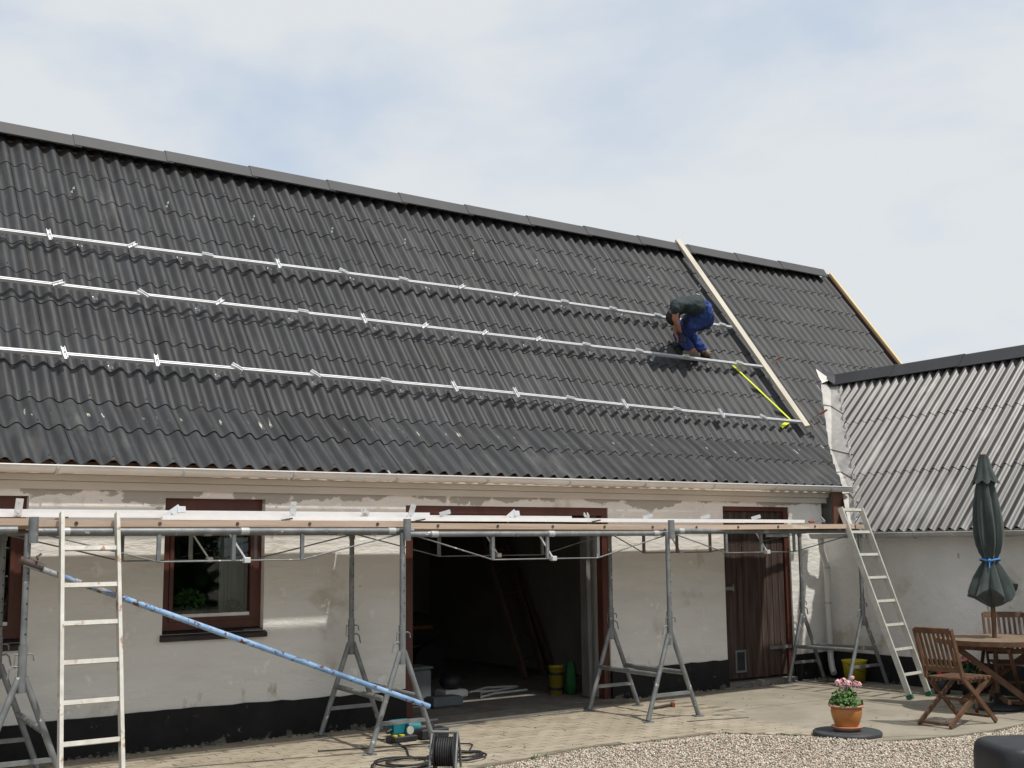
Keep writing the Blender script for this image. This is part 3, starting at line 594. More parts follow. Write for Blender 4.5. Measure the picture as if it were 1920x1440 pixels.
# door with its planks
door = MB(); door.box(10.69, 11.89, .088, .12, .055, 2.178)
dr = obj('door', door, 'darkbrown', house)
pe = [10.70, 10.852, 10.952, 11.053, 11.168, 11.27, 11.373, 11.477, 11.588, 11.693, 11.80]
for a, c in zip(pe[:-1], pe[1:]):
    b = MB(); dz = random.uniform(-.006, .01); b.bbox(a + .003, c - .003, .055 + random.uniform(-.004, .004), .087, .075 + dz, 2.12, .004); obj('plank', b, 'doorwood', dr)
b = MB(); b.box(11.805, 11.888, .02, .086, .052, 2.177); b.box(10.692, 11.80, .02, .086, 2.124, 2.176); obj('door_frame', b, 'brownframe', dr)
b = MB(); b.box(10.69, 10.875, .035, .05, 1.155, 1.195); b.box(10.855, 10.875, .03, .05, 1.14, 1.23); obj('latch', b, 'steel', dr)
b = MB(); b.box(11.46, 11.86, .012, .019, .405, .445)
for x in (11.5, 11.62, 11.74, 11.82): b.ball((x, .012, .425), .009, (1, .6, 1), 6, 4)
obj('strap_hinge', b, 'steel', dr)
b = MB(); b.box(11.46, 11.86, .012, .019, 1.80, 1.84)
for x in (11.5, 11.62, 11.74, 11.82): b.ball((x, .012, 1.82), .009, (1, .6, 1), 6, 4)
obj('strap_hinge', b, 'steel', dr)
b = MB(); X0, X1, Z0, Z1 = 10.865, 11.05, .155, .425
b.box(X0, X0 + .025, .035, .053, Z0, Z1); b.box(X1 - .025, X1, .035, .053, Z0, Z1); b.box(X0 + .025, X1 - .025, .035, .053, Z1 - .025, Z1); b.box(X0 + .025, X1 - .025, .035, .053, Z0, Z0 + .025)
cf = obj('cat_flap', b, 'greybox', dr); b = MB(); b.box(X0 + .026, X1 - .026, .04, .05, Z0 + .026, Z1 - .026); obj('flap', b, 'blackplastic', cf)

# garage opening: frame posts, sliding-door edge, interior
gf = MB(); gf.box(6.182, 6.275, .02, .12, .012, 2.05); gf.box(8.765, 8.848, .02, .12, .012, 2.05); gf.box(6.182, 8.848, .02, .12, 2.052, 2.138)
obj('garage_frame', gf, 'brownframe', house)
b = MB(); b.box(8.66, 8.70, .16, .19, .03, 2.0); b.box(8.70, 8.74, .19, .34, .03, 2.03); b.box(8.645, 8.66, .15, .19, .5, 1.55); 
gd = obj('folded_door', b, 'olddoor', house); b = MB(); b.box(8.63, 8.645, .14, .16, 1.25, 1.55); obj('handle', b, 'steel', gd)
b = MB(); x0, x1, y1, zt = 5.2, 10.2, 6.0, 2.38
b.box(x0, x0 + .05, .345, y1, 0, zt); b.box(x1 - .05, x1, .345, y1, 0, zt); b.box(x0, x1, y1, y1 + .05, 0, zt); b.box(x0, 6.18, .342, .36, 0, zt); b.box(8.85, x1, .342, .36, 0, zt)
obj('interior_wall', b, 'inside', house)
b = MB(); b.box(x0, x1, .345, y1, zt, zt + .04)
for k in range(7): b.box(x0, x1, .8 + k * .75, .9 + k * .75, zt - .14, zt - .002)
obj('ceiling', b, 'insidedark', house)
b = MB(); b.box(x0, x1, -.02, y1, -.03, .016); obj('garage_floor', b, 'concrete', house)

# ------------------------------------------------------------------ side wing
wing = thing('side_wing', 'low white side wing at the right with pale ribbed corrugated roof', 'building', (12.52, -3, 0))
TW = 1.0
b = MB(); b.box(WX, WX + .3, -9, -.0, 0, 1.95); b.box(15.8, 16.1, -9, .3, 0, 2.2); obj('wall', b, 'wing_plaster', wing)
b = MB(); b.add([(WX, -9, 1.95), (16.1, -9, 1.95), (14.5, -9, 3.85)], [(0, 1, 2)]); b.box(WX, 16.1, -9.02, -9, 0, 1.95); obj('gable', b, 'wing_plaster', wing)
b = MB(); b.box(WX - .02, WX + .02, -9, -.024, -.02, .335); obj('plinth', b, 'plinth', wing)
dk = MB(); dk.add([(12.42, -9, 1.86), (12.42, -.45, 1.86), (14.66, 1.55, 4.10), (14.66, -9, 4.10)], [(0, 3, 2, 1)]); dk.add([(14.66, -9, 4.10), (14.66, 1.5, 4.10), (16.9, 1.5, 1.9), (16.9, -9, 1.9)], [(0, 3, 2, 1)])
wroof = obj('roof', dk, 'batten', wing)
dW = Vector((1, 0, TW)).normalized(); nW = Vector((-TW, 0, 1)).normalized()
wpitch = .141
wm = sheet_mesh('corrugated_sheet', M['wing_roof'], wpitch, 7, .032, 1.28, seg=8, nover=.025)
winginv = Matrix.Translation((-12.52, 3, 0))
FR = [(12.25, -.74), (12.46, -.62), (12.68, -.48), (12.97, -.20), (13.32, .12), (13.78, .56), (14.46, 1.19), (14.8, 1.48)]
eyv = Vector((0, -1, 0))   # waves run towards the camera
for k, xs_ in enumerate((12.30, 13.06, 13.86)):
    for c in range(0, 11):
        y0 = 1.66 - .987 * c
        tilt = -.007; d2 = (dW + nW * tilt).normalized(); n2 = eyv.cross(d2).normalized()
        if n2.z < 0: n2 = -n2
        e2 = (eyv + n2 * .003).normalized(); n3 = e2.cross(d2)
        P = Vector((xs_, y0, 1.857 + TW * (xs_ - 12.30))) + nW * (.004 + random.gauss(0, .0008))
        Mw = frame_mat(P, e2, d2, n3)
        use = wm
        ye = min(np.interp(xs_, [p[0] for p in FR], [p[1] for p in FR]), 9); ye2 = np.interp(xs_ + .9, [p[0] for p in FR], [p[1] for p in FR])
        if y0 - 1.02 > max(ye, ye2): continue
        if y0 > min(ye, ye2) - .05:
            A = Vector((xs_ - .05, float(np.interp(xs_ - .0, [p[0] for p in FR], [p[1] for p in FR])) - .04, 0)); B = Vector((xs_ + .9, float(ye2), 0)); d_ = (B - A).normalized()
            use = clipped(wm, Mw, A, Vector((-d_.y, d_.x, 0)))
            if use is None: continue
        if xs_ > 13.8:
            use2 = clipped(use, Mw, Vector((14.68, 0, 0)), Vector((1, 0, 0))); use = use2
            if use is None: continue
        o = bpy.data.objects.new('corrugated_sheet', use); C.objects.link(o); o.parent = wroof; o.matrix_local = winginv @ Mw
cmw = capmesh(1.20, .27, 0, .012, TW, M['wing_cap'])
for c, y0 in enumerate((1.50, .36, -.78, -1.92, -3.06, -4.2, -5.34, -6.48, -7.62)):
    o = bpy.data.objects.new('ridge_cap', cmw); C.objects.link(o); o.parent = wroof
    o.matrix_local = winginv @ Matrix.Translation((14.68, y0, 4.30)) @ Matrix.Rotation(-PI / 2, 4, 'Z') @ Matrix.Rotation(-.010, 4, 'Y')
wg, _s = gutter('gutter', (12.20, -8.8, 1.815), (12.20, -.10, 1.83), .058, 'zinc', wing)
for y in (-.75, -1.65, -2.55, -3.45, -4.4):
    b = MB(); pts = [(12.20 + .064 * math.cos(PI + PI * i / 8), y, 1.823 + .064 * math.sin(PI + PI * i / 8)) for i in range(9)] + [(12.36, y, 1.86)]
    for i in range(len(pts) - 1): b.beam(pts[i], pts[i + 1], .022, .004, (-1, 0, .01))
    obj('gutter_bracket', b, 'zinc', wg)
# downpipe in the corner
b = MB(); dpx, dpy = 12.42, -.13
b.tube([(12.22, -.22, 1.79), (12.24, -.21, 1.70), (12.28, -.19, 1.60), (12.37, -.15, 1.50), (dpx, dpy, 1.42), (dpx, dpy, 1.30), (dpx, dpy, .55), (dpx, dpy, .26), (dpx - .02, dpy - .03, .15), (dpx - .06, dpy - .09, .07)], .040, 14)
dp = obj('downpipe', b, 'gutter', wing)
for z in (1.40, .95, .33):
    b = MB(); b.tube([(dpx, dpy, z - .012), (dpx, dpy, z + .012)], .0445, 14); obj('pipe_collar', b, 'zinc', dp)
# valley flashing: folded zinc between the two roofs
fold = [(14.62, 1.47, 4.22), (14.06, 1.02, 3.62), (13.51, .60, 3.07), (13.20, .22, 2.76), (12.90, -.16, 2.46), (12.71, -.30, 2.24), (12.43, -.56, 1.97)]
lft = [(14.38, 1.54, 4.30), (13.80, 1.04, 3.63), (13.30, .62, 3.08), (12.98, .24, 2.76), (12.83, -.10, 2.46), (12.66, -.27, 2.24), (12.42, -.52, 1.99)]
rgt = [(14.52, 1.20, 4.08), (13.85, .58, 3.41), (13.38, .13, 2.94), (13.02, -.20, 2.58), (12.72, -.49, 2.28), (12.48, -.65, 2.04), (12.34, -.74, 1.90)]
def resamp(P, n):
    P = [Vector(p) for p in P]; out_ = []
    for i in range(n):
        u = i / (n - 1) * (len(P) - 1); j = min(int(u), len(P) - 2); out_.append(P[j].lerp(P[j + 1], u - j))
    return out_
n = 33; Fo, Le, Ri = resamp(fold, n), resamp(lft, n), resamp(rgt, n)
b = MB(); vs = []
for i in range(n):
    w = .006 * math.sin(i * 1.3) + random.gauss(0, .003)
    fo = Fo[i] + Vector((0, 0, -.03))
    le = Le[i] + Vector((0, 0, -.035 + w)); ri = Ri[i] + nW * (-.012 + w) + Vector((.0, random.gauss(0, .008), 0))
    vs += [le, le.lerp(fo, .5) + Vector((0, 0, random.gauss(0, .004))), fo, fo.lerp(ri, .5) + Vector((0, 0, random.gauss(0, .004))), ri]
b.add(vs, [(i * 5 + j, i * 5 + j + 1, (i + 1) * 5 + j + 1, (i + 1) * 5 + j) for i in range(n - 1) for j in range(4)])
fl = obj('valley_flashing', b, 'flash', wing)
for i in (4, 11, 17, 23):   # lap seams between lengths of zinc
    b = MB(); 
    for A, B in ((vs[i * 5], vs[i * 5 + 2]), (vs[i * 5 + 2], vs[i * 5 + 4])): b.beam(Vector(A) + Vector((0, 0, .006)), Vector(B) + Vector((0, 0, .006)), .012, .005)
    obj('flashing_seam', b, 'iron', fl)
b = MB(); b.add([(14.44, 1.50, 4.28), (14.58, 1.34, 4.24), (14.68, 1.46, 4.33), (14.54, 1.60, 4.36), (14.50, 1.28, 4.10)], [(0, 1, 2, 3), (0, 4, 1)]); obj('lead_apron', b, 'wing_cap', fl)
b = MB(); b.add([(14.40, 1.56, 4.38), (14.52, 1.38, 4.20), (14.34, 1.42, 4.13)], [(0, 1, 2)]); obj('flashing_tip', b, 'flash', fl)

# ------------------------------------------------------------------ solar mounting rails on the roof
def zr(y, x): return ZB + SU * (y - YB) + warp(x, y)
rails = [
 ('top', [(-2.4, 1.862), (2.6, 1.867), (4.64, 1.876), (6.41, 1.895), (8.4, 1.905), (11.4, 1.877), (12.9, 1.863)], [3.062, 3.914, 4.746, 5.586, 6.429, 7.249, 8.102, 8.939, 9.746, 10.591, 11.418, 12.70], 'uadujdladddd', (3.40, 12)),
 ('middle', [(-2.4, 1.412), (2.52, 1.41), (3.8, 1.403), (6.16, 1.401), (8.04, 1.392), (10.9, 1.382), (13.0, 1.365)], [3.053, 3.89, 4.705, 5.676, 6.429, 7.246, 8.098, 8.919, 9.697, 10.607, 11.466, 12.507], 'ljaduaaldddd', (3.434, 12.9)),
 ('bottom', [(-2.4, .807), (2.42, .805), (4.26, .801), (5.85, .796), (7.63, .783), (10.3, .736), (13.05, .708)], [2.977, 3.845, 4.669, 5.538, 6.382, 7.264, 8.113, 8.921, 9.767, 10.654, 11.439, 12.25], 'uujjduududuj', (3.431, 12.9))]
ORD = ['first', 'second', 'third', 'fourth', 'fifth', 'sixth', 'seventh', 'eighth', 'ninth', 'tenth', 'eleventh', 'last']
OFF = .12
def railpt(path, x, off=OFF):
    y = float(np.interp(x, [p[0] for p in path], [p[1] for p in path])); y += OFF * SU / 1.6457; return Vector((x, y, zr(y, x))) + nU * off
def profile_bar(b, A, B, w, h, up):
    """slotted aluminium extrusion: base, two side webs and a grooved top"""
    A = Vector(A); B = Vector(B); d = (B - A).normalized(); up = Vector(up); s_ = d.cross(up).normalized(); u = s_.cross(d)
    for k in (-1, 1): b.beam(A + s_ * k * (w * .34) + u * h * .12, B + s_ * k * (w * .34) + u * h * .12, w * .3, h * .76, up)
    b.beam(A - u * h * .02, B - u * h * .02, w * .36, h * .5, up)
    b.beam(A - u * h * .38, B - u * h * .38, w * .98, h * .22, up)
for (nm, path, cx, st, (h0, h1)) in rails:
    b = MB(); xs_ = [p[0] for p in path]
    t_ = thing('mounting_rail', 'long aluminium mounting rail fixed across the roof, %s of the three' % nm, 'rail', tuple(railpt(path, 3.0)), 'aluminium rails fixed on the roof')
    pts = [railpt(path, x) for x in xs_]
    for A, B in zip(pts[:-1], pts[1:]): profile_bar(b, A, B, .034, .038, nU)
    obj('rail_profile', b, 'alu', t_)
    x = h0 - 5 * 1.065
    while x < h1:
        p = railpt(path, x, .0) ; q = MB()
        dn = dU * (-.045 if nm != 'top' else .05)
        q.beam(p + dn + nU * .028, p + dn * .2 + nU * .034, .05, .006, nU); q.beam(p + nU * .03 + dn * .55, p + nU * .10 + dn * .55, .04, .006, dU); q.tube([p + dn * 1.1 + nU * .02, p + dn * 1.1 + nU * .06], .006, 6)
        obj('roof_hook', q, 'alu', t_); x += 1.065
    for i, (x, kind_) in enumerate(zip(cx, st)):
        p = railpt(path, x, OFF + .021); q = MB()
        ex_ = Vector((1, 0, 0)); ang = {'u': 90, 'a': -40, 'd': 8, 'l': -30, 'j': 38}[kind_] + random.uniform(-5, 5)
        v = ex_ * math.cos(math.radians(ang)) - dU * math.sin(math.radians(ang)); v.normalize(); s_ = v.cross(nU).normalized(); hl = .062 if kind_ != 'u' else .075
        c0 = p + nU * .006
        for k in (-1, 1): q.beam(c0 + s_ * k * .017 - v * hl, c0 + s_ * k * .017 + v * hl, .006, .03, nU); 
        q.beam(c0 - nU * .004 - v * hl, c0 - nU * .004 + v * hl, .030, .006, nU)
        q.tube([c0, c0 + nU * .03], .006, 6)
        how = {'u': 'upright', 'a': 'askew', 'd': 'flat', 'l': 'tilted', 'j': 'swung out'}[kind_]
        one('panel_clamp', q, 'alu', 'aluminium panel clamp sitting %s, %s from the left on the %s roof rail' % (how, ORD[i], nm), 'clamp', tuple(p), 'panel clamps along the roof rails')
# straight timber guide laid up the roof
A = Vector((12.99, 3.16, zr(3.16, 13) + .02)) + nU * .13; B = Vector((13.06, .745, zr(.745, 13))) + nU * .13
b = MB(); b.beam(A, B, .085, .055, nU + Vector((-.30, -.1, 0))); one('guide_board', b, 'pine', 'long straight pale timber laid up the roof from rail ends to ridge', 'board', tuple(B))
# clamps holding it
def screw_clamp(p, lab, handle):
    t_ = thing('screw_clamp', lab, 'clamp', tuple(p), 'clamps at the guide board')
    p = Vector(p); b = MB(); b.beam(p, p + Vector((.16, 0, .02)) + nU * .10, .02, .008, nU); b.beam(p, p - dU * .12, .02, .01, nU); b.beam(p + Vector((.11, 0, .02)) + nU * .06, p + Vector((.11, 0, .02)) + nU * .06 - dU * .13, .016, .01, nU); obj('bar', b, 'iron', t_)
    b = MB(); q = p + Vector((.03, .0, .0)) + nU * .05; b.tube([q, q + (Vector((.09, 0, 0)) + nU * .13) * handle], .005, 6); obj('screw', b, 'iron', t_)
    b = MB(); a = q + (Vector((.07, 0, 0)) + nU * .10) * handle; e = q + (Vector((.14, 0, 0)) + nU * .20) * handle; b.tube([a, a.lerp(e, .5), e], [.012, .018, .013], 8); obj('handle', b, 'redwood', t_)
screw_clamp(Vector((13.10, 1.47, zr(1.47, 13))) + nU * .16, 'small iron screw clamp on the guide board at the middle rail', .6)
screw_clamp(Vector((13.14, .80, zr(.80, 13))) + nU * .16, 'wooden handled screw clamp at the lower end of the guide board', 1.0)
# yellow rule lying on the roof
b = MB(); A = Vector((12.573, 1.372, zr(1.372, 12.5))) + nU * .045; B = Vector((12.93, .86, zr(.86, 12.9))) + nU * .055; Cc = Vector((12.645, .776, zr(.776, 12.6))) + nU * .045
b.beam(A, B, .034, .008, nU); b.beam(B - nU * .004, Cc, .05, .008, nU); A2 = Vector((12.47, 1.50, zr(1.50, 12.5))) + nU * .045; b.beam(A, A2, .034, .008, nU)
one('folding_ruler', b, 'yellowrule', 'bright yellow folding ruler lying opened on the roof near the guide board', 'ruler', tuple(A))

# ------------------------------------------------------------------ scaffold
def trestle(lab, rear, front, spread, topz, fspread=None, apexz=.83):
    """rear, front: (x,y) of the two posts; feet spread along the wall"""
    t_ = thing('scaffold_trestle', lab, 'trestle', (front[0], (front[1] + rear[1]) / 2, 0), 'trestles carrying the scaffold')
    mids = []
    for (x, y), sp, ft in ((rear, spread, False), (front, fspread or spread, True)):
        ap = Vector((x, y, apexz)); h = sp / 2; side_mid = []
        for s_ in (-1, 1):
            foot = Vector((x + s_ * h, y - .02, .012)); b = MB(); top = ap + Vector((s_ * .02, 0, -.0)); b.tube([foot, top], .024, 12); lg = obj('leg', b, 'steel', t_)
            b = MB(); b.tube([(foot.x, foot.y, -.002), (foot.x, foot.y, .006)], .062, 16); obj('foot_plate', b, 'steel', lg)
            side_mid.append((foot.lerp(top, .28), foot.lerp(top, .52)))
        b = MB(); b.beam(side_mid[0][0], side_mid[1][0], .03, .032, (0, 0, 1)); obj('cross_bar', b, 'steel', t_)
        mids.append(side_mid)
        b = MB(); b.tube([(x, y, apexz - .11), (x, y, apexz + .22)], .031, 14); obj('sleeve', b, 'steel', t_)
        b = MB(); b.tube([(x, y, apexz + .221), (x, y, topz - .02)], .0235, 14); ps = obj('post', b, 'steel', t_)
        b = MB()
        z = apexz + .30
        while z < topz - .12:
            d = Vector((0.35, -1, 0)).normalized(); c = Vector((x, y, z)); b.tube([c - d * .0242, c + d * .0242], .0078, 8); z += .108
        obj('pin_hole', b, 'rubber', ps, kind='stuff')
        b = MB(); c = Vector((x, y, apexz + .16)); b.tube([c + Vector((-.05, 0, 0)), c + Vector((.055, 0, 0)), c + Vector((.075, 0, -.01)), c + Vector((.08, 0, -.05))], .006, 7); c2 = c + Vector((0, 0, -.09)); sx = 1 if not ft else -1
        b.tube([c2, c2 + Vector((sx * .06, 0, .01)), c2 + Vector((sx * .085, 0, -.01)), c2 + Vector((sx * .10, 0, -.08))], .007, 7); b.tube([c + Vector((-.05, 0, 0)), c + Vector((-.055, 0, -.09)), c2 + Vector((-.02, 0, -.02))], .004, 5)
        obj('locking_pin', b, 'steel', t_)
        if ft: b = MB(); b.tube([(x + .03, y - .03, topz - .09), (x + .03, y - .03, topz + .10)], .034, 14); obj('top_socket', b, 'steel', t_)
        else: b = MB(); b.tube([(x, y, topz - .06), (x, y, topz + .05)], .03, 14); obj('top_socket', b, 'steel', t_)
    for s_ in (0, 1):
        b = MB(); a, c = mids[0][s_][1], mids[1][s_][1]; b.tube([a, c], .024, 12); obj('side_tube', b, 'steel', t_)
    return t_
TZ = 1.865
trestle('galvanised trestle under the left end of the scaffold, behind the left ladder', (2.28, -.30), (2.20, -1.40), .66, TZ)
trestle('galvanised trestle left of the open garage, with the blue pipe resting on its foot', (5.446, -.235), (5.325, -1.395), .64, TZ)
trestle('galvanised trestle right of the open garage, beside the hammer', (8.44, -.50), (8.385, -1.475), .68, TZ)
trestle('galvanised trestle in front of the brown plank door at the house corner', (11.91, -.14), (12.03, -.98), .66, TZ, .74)

def truss(lab, xa, xb, y, z, struts, block, ya=None):
    ya = y if ya is None else ya
    t_ = thing('scaffold_truss', lab, 'beam', ((xa + xb) / 2, (y + ya) / 2, z), 'cable trussed beams under the scaffold')
    yy = lambda x: y + (ya - y) * (x - xa) / (xb - xa)
    b = MB(); b.tube([(xa, yy(xa), z), (xb, yy(xb), z)], .0245, 14); obj('top_tube', b, 'steel', t_)
    for x in struts: b = MB(); b.beam((x, yy(x), z - .02), (x, yy(x), z - .235), .03, .022, (0, 1, 0)); obj('strut', b, 'steel', t_)
    b = MB(); zr_ = z - .235; P = [(xa + .05, yy(xa), z - .01), (struts[0], yy(struts[0]), zr_), (struts[-1], yy(struts[-1]), zr_), (xb - .05, yy(xb), z - .01)]
    for p, q in zip(P[:-1], P[1:]): b.tube([p, q], .0065, 7)
    obj('tie_rod', b, 'steel', t_)
    x = block; b = MB(); b.bbox(x - .025, x + .025, yy(x) - .03, yy(x) + .02, zr_ - .02, zr_ + .025, .005); b.beam((x - .01, yy(x), zr_ + .02), (x - .14, yy(x) + .02, z - .02), .014, .014); obj('tension_block', b, 'alu', t_)
    for x in (xa + .25, block - .02, xb - .22): b = MB(); b.tube([(x - .035, yy(x), z), (x + .035, yy(x), z)], .0285, 14); obj('collar', b, 'zinc', t_)
    return t_
truss('front trussed beam of the scaffold, left span behind the left ladder', 2.22, 5.46, -1.35, 1.862, (3.18, 3.79, 4.39), 3.90)
truss('front trussed beam of the scaffold, middle span across the garage opening', 5.42, 8.52, -1.36, 1.832, (6.30, 6.925, 7.54), 6.99, -1.40)
truss('front trussed beam of the scaffold, right span in front of the plank door', 8.46, 12.10, -1.36, 1.858, (9.44, 10.05, 10.66), 10.15, -1.0)
truss('rear trussed beam of the scaffold close to the wall, left span', 2.25, 5.50, -.30, 1.862, (3.23, 3.83, 4.43), 4.0)
truss('rear trussed beam of the scaffold close to the wall, middle span', 5.40, 8.50, -.26, 1.862, (6.37, 6.97, 7.59), 7.05, -.48)
truss('rear trussed beam of the scaffold close to the wall, right span', 8.40, 12.0, -.48, 1.862, (9.00, 9.55, 10.13), 9.6, -.16)
truss('end of a trussed scaffold beam entering at the left picture edge', -.9, 2.12, -1.42, 1.872, (.0, .6, 1.2), .7)
# decks: bolted planks
def deck_(lab, xa, xb, planks, bolts, zt=1.945, tzl=0, tzr=0):
    t_ = thing('scaffold_deck', lab, 'platform', ((xa + xb) / 2, -.7, zt), 'plank decks of the scaffold')
    for (y0, y1) in planks:
        b = MB(); j = random.uniform(-.004, .004); e = random.uniform(-.004, .006)
        b.v = []; z1 = zt + j
        b.beam((xa + e * (y0 > -1.2), (y0 + y1) / 2, z1 - .026 + tzl), (xb + e * (y0 > -1.2), (y0 + y1) / 2, z1 - .026 + tzr), y1 - y0, .052); obj('plank', b, 'plank', t_)
    for x in bolts:
        z = zt - .026 + tzl + (tzr - tzl) * (x - xa) / (xb - xa); b = MB(); y = planks[0][0]; b.tube([(x, y - .006, z), (x, y + .01, z)], .014, 10); obj('bolt', b, 'iron', t_)
    return t_
PL = [(-1.315, -1.09), (-1.085, -.86), (-.855, -.635)]
R1 = [(-.63, -.485), (-.43, -.14)]; R2 = [(-.63, -.39), (-.385, -.14)]
deck_('plank deck of the scaffold, left span with bolted edge', 2.24, 5.44, PL + R1, (2.561, 3.196, 3.833, 4.473, 5.121), 1.948)
b = MB(); b.box(2.3, 4.62, -.482, -.433, 1.90, 1.944); one('sun_block_board', b, 'plank', 'narrow board added over the whole window to block sun through the plank gap', 'board', (3.4, -.46, 1.92))  # added board, keeps the sun strip through the gap short on the wall
deck_('plank deck of the scaffold, middle span over the garage opening', 5.445, 8.62, PL + R2, (5.74, 6.396, 7.042, 7.691, 8.332), 1.935, 0, -.012)
deck_('plank deck of the scaffold, right span reaching the right ladder', 8.625, 11.55, [(-1.30, -1.08), (-1.075, -.85), (-.845, -.62), (-.615, -.385), (-.38, -.14)], (8.968, 9.594, 10.229, 10.847), 1.920, .0, .018)
deck_('short plank end of the scaffold deck behind the right ladder', 11.58, 11.98, [(-1.14, -.92), (-.915, -.70)], (11.75,), 1.935)
deck_('plank deck of the scaffold running out at the left picture edge', -.9, 2.22, PL + R2, (.6, 1.3, 1.95), 1.955)
# spare rails lying on the deck
def loose_rail(lab, a, c, w=.036):
    b = MB(); profile_bar(b, a, c, w, .036, (0, 0, 1)); one('loose_rail', b, 'alu_sunlit', lab, 'rail', a, 'spare aluminium rails lying on the scaffold')
loose_rail('long spare rail along the front of the deck, from the window to the plank door', (3.25, -1.20, 1.971), (10.82, -1.16, 1.968))
loose_rail('spare rail behind the front one, ending over the garage opening', (.2, -1.02, 1.990), (7.53, -.98, 1.995))
loose_rail('spare rail raised on the others, running off the left edge', (-.5, -.90, 2.018), (5.9, -.90, 2.020))
loose_rail('spare rail second from the front on the middle deck', (4.1, -1.13, 1.972), (9.9, -1.09, 1.968))
loose_rail('spare rail farthest back, ending near the right side of the garage', (4.4, -.80, 1.985), (8.30, -.80, 1.975))
# hooks and clamps lying on them
def lying_hook(x, y, z, kind_, lab):
    q = MB(); c = Vector((x, y, z))
    if kind_ == 'plate':
        a = random.uniform(-.25, .25); v = Vector((math.sin(a), -.15, math.cos(a))).normalized(); s_ = Vector((1, 0, 0)) - v * v.x; s_.normalize(); nn = s_.cross(v)
        q.beam(c - v * .03, c + v * .10, .055, .007, nn); q.tube([c + v * .075 - nn * .005, c + v * .075 + nn * .005 - Vector((0, .002, 0))], .008, 8); q.beam(c - v * .02, c - v * .02 + Vector((.02, .07, 0)), .05, .007, v); q.tube([c + Vector((0, -.02, 0)), c + Vector((0, .03, .0))], .01, 8)
    elif kind_ == 'tilt':
        v = Vector((.8, 0, .55)).normalized(); nn = Vector((0, -1, .2)).normalized(); q.beam(c - v * .06, c + v * .08, .06, .007, nn); q.beam(c + v * .05, c + v * .05 + Vector((.07, .01, .0)), .05, .02, nn); q.tube([c - nn * .01, c + nn * .012], .009, 8)
    else:
        v = Vector((random.choice((-1, 1)) * .6, -.5, .15)).normalized(); s_ = v.cross(Vector((0, 0, 1))).normalized()
        for k in (-1, 1): q.beam(c + s_ * k * .016 - v * .05 + Vector((0, 0, .014)), c + s_ * k * .016 + v * .05 + Vector((0, 0, .022)), .006, .036, (0, 0, 1))
        q.beam(c - v * .05, c + v * .05, .034, .007, (0, 0, 1))
    one('roof_bracket', q, 'alu', lab, 'bracket', (x, y, z), 'loose brackets lying on the scaffold rails')
for x, y, z, k, lab in ((2.195, -1.1, 2.01, 'plate', 'upright drilled bracket plate on the rails at the left edge'), (3.36, -1.12, 2.01, 'tilt', 'tilted bracket plate on the rails in front of the whole window'),
    (4.42, -1.10, 2.015, 'plate', 'leaning bracket plate on the rails right of the whole window'), (5.145, -1.05, 2.015, 'u', 'small folded bracket on the rails just left of the garage'), (5.584, -1.1, 2.01, 'plate', 'upright bracket plate above the left garage post'),
    (5.985, -1.05, 2.015, 'u', 'small bracket on the rails above the left half of the garage'), (6.73, -1.05, 2.005, 'tilt', 'tilted bracket plate on the rails above the middle of the garage'), (7.64, -1.1, 2.0, 'u', 'small bracket above the right half of the garage'),
    (8.467, -1.1, 1.995, 'u', 'small bracket on the rails right of the garage'), (9.282, -1.12, 1.995, 'u', 'small bracket midway between garage and plank door'), (10.073, -1.12, 1.995, 'u', 'small bracket on the rail in front of the plank door'), (10.76, -1.0, 1.965, 'plate', 'bracket plate at the right end of the spare rails')):
    lying_hook(x, y, z, k, lab)
for x, lab in ((2.47, 'dark clamp hanging at the deck edge behind the left ladder'), (4.30, 'dark clip under the rails at the deck edge right of the window'), (5.60, 'dark clip on the deck edge by the middle trestle'), (7.65, 'dark clip on the deck edge over the garage')):
    q = MB(); q.beam((x - .04, -1.235, 1.952), (x + .05, -1.235, 1.968), .03, .012); one('dark_clip', q, 'iron', lab, 'clip', (x, -1.235, 1.95), 'dark clips along the deck edge')
t_ = thing('bar_clamp', 'bar clamp with brown handle lying at the right end of the deck', 'clamp', (10.98, -1.05, 1.95))
b = MB(); b.tube([(10.93, -1.15, 1.962), (11.02, -1.14, 1.966)], .016, 8); obj('handle', b, 'redwood', t_)
b = MB(); b.beam((11.02, -1.14, 1.966), (11.24, -1.12, 1.972), .012, .014); b.beam((11.22, -1.13, 1.965), (11.25, -1.05, 2.02), .018, .03); b.beam((11.08, -1.14, 1.975), (11.22, -1.10, 2.015), .008, .01); obj('bar', b, 'steel', t_)
# blue brace pipe
b = MB(); b.tube([(2.17, -1.45, 1.635), (3.3, -1.48, 1.205), (4.4, -1.52, .785), (5.49, -1.57, .37)], .0225, 14)
bp = one('brace_pipe', b, 'bluepipe', 'blue painted rusty steel pipe leaning diagonally across the left scaffold bay', 'pipe', (5.49, -1.57, .36))
b = MB(); b.tube([(2.14, -1.45, 1.66), (2.30, -1.455, 1.60)], .031, 10); b.tube([(2.25, -1.5, 1.66), (2.27, -1.40, 1.68), (2.30, -1.40, 1.70)], .008, 6); o = obj('pipe_coupler', b, 'iron', None, (5.49, -1.57, .36)); o.parent = bp; o.location = (0, 0, 0)

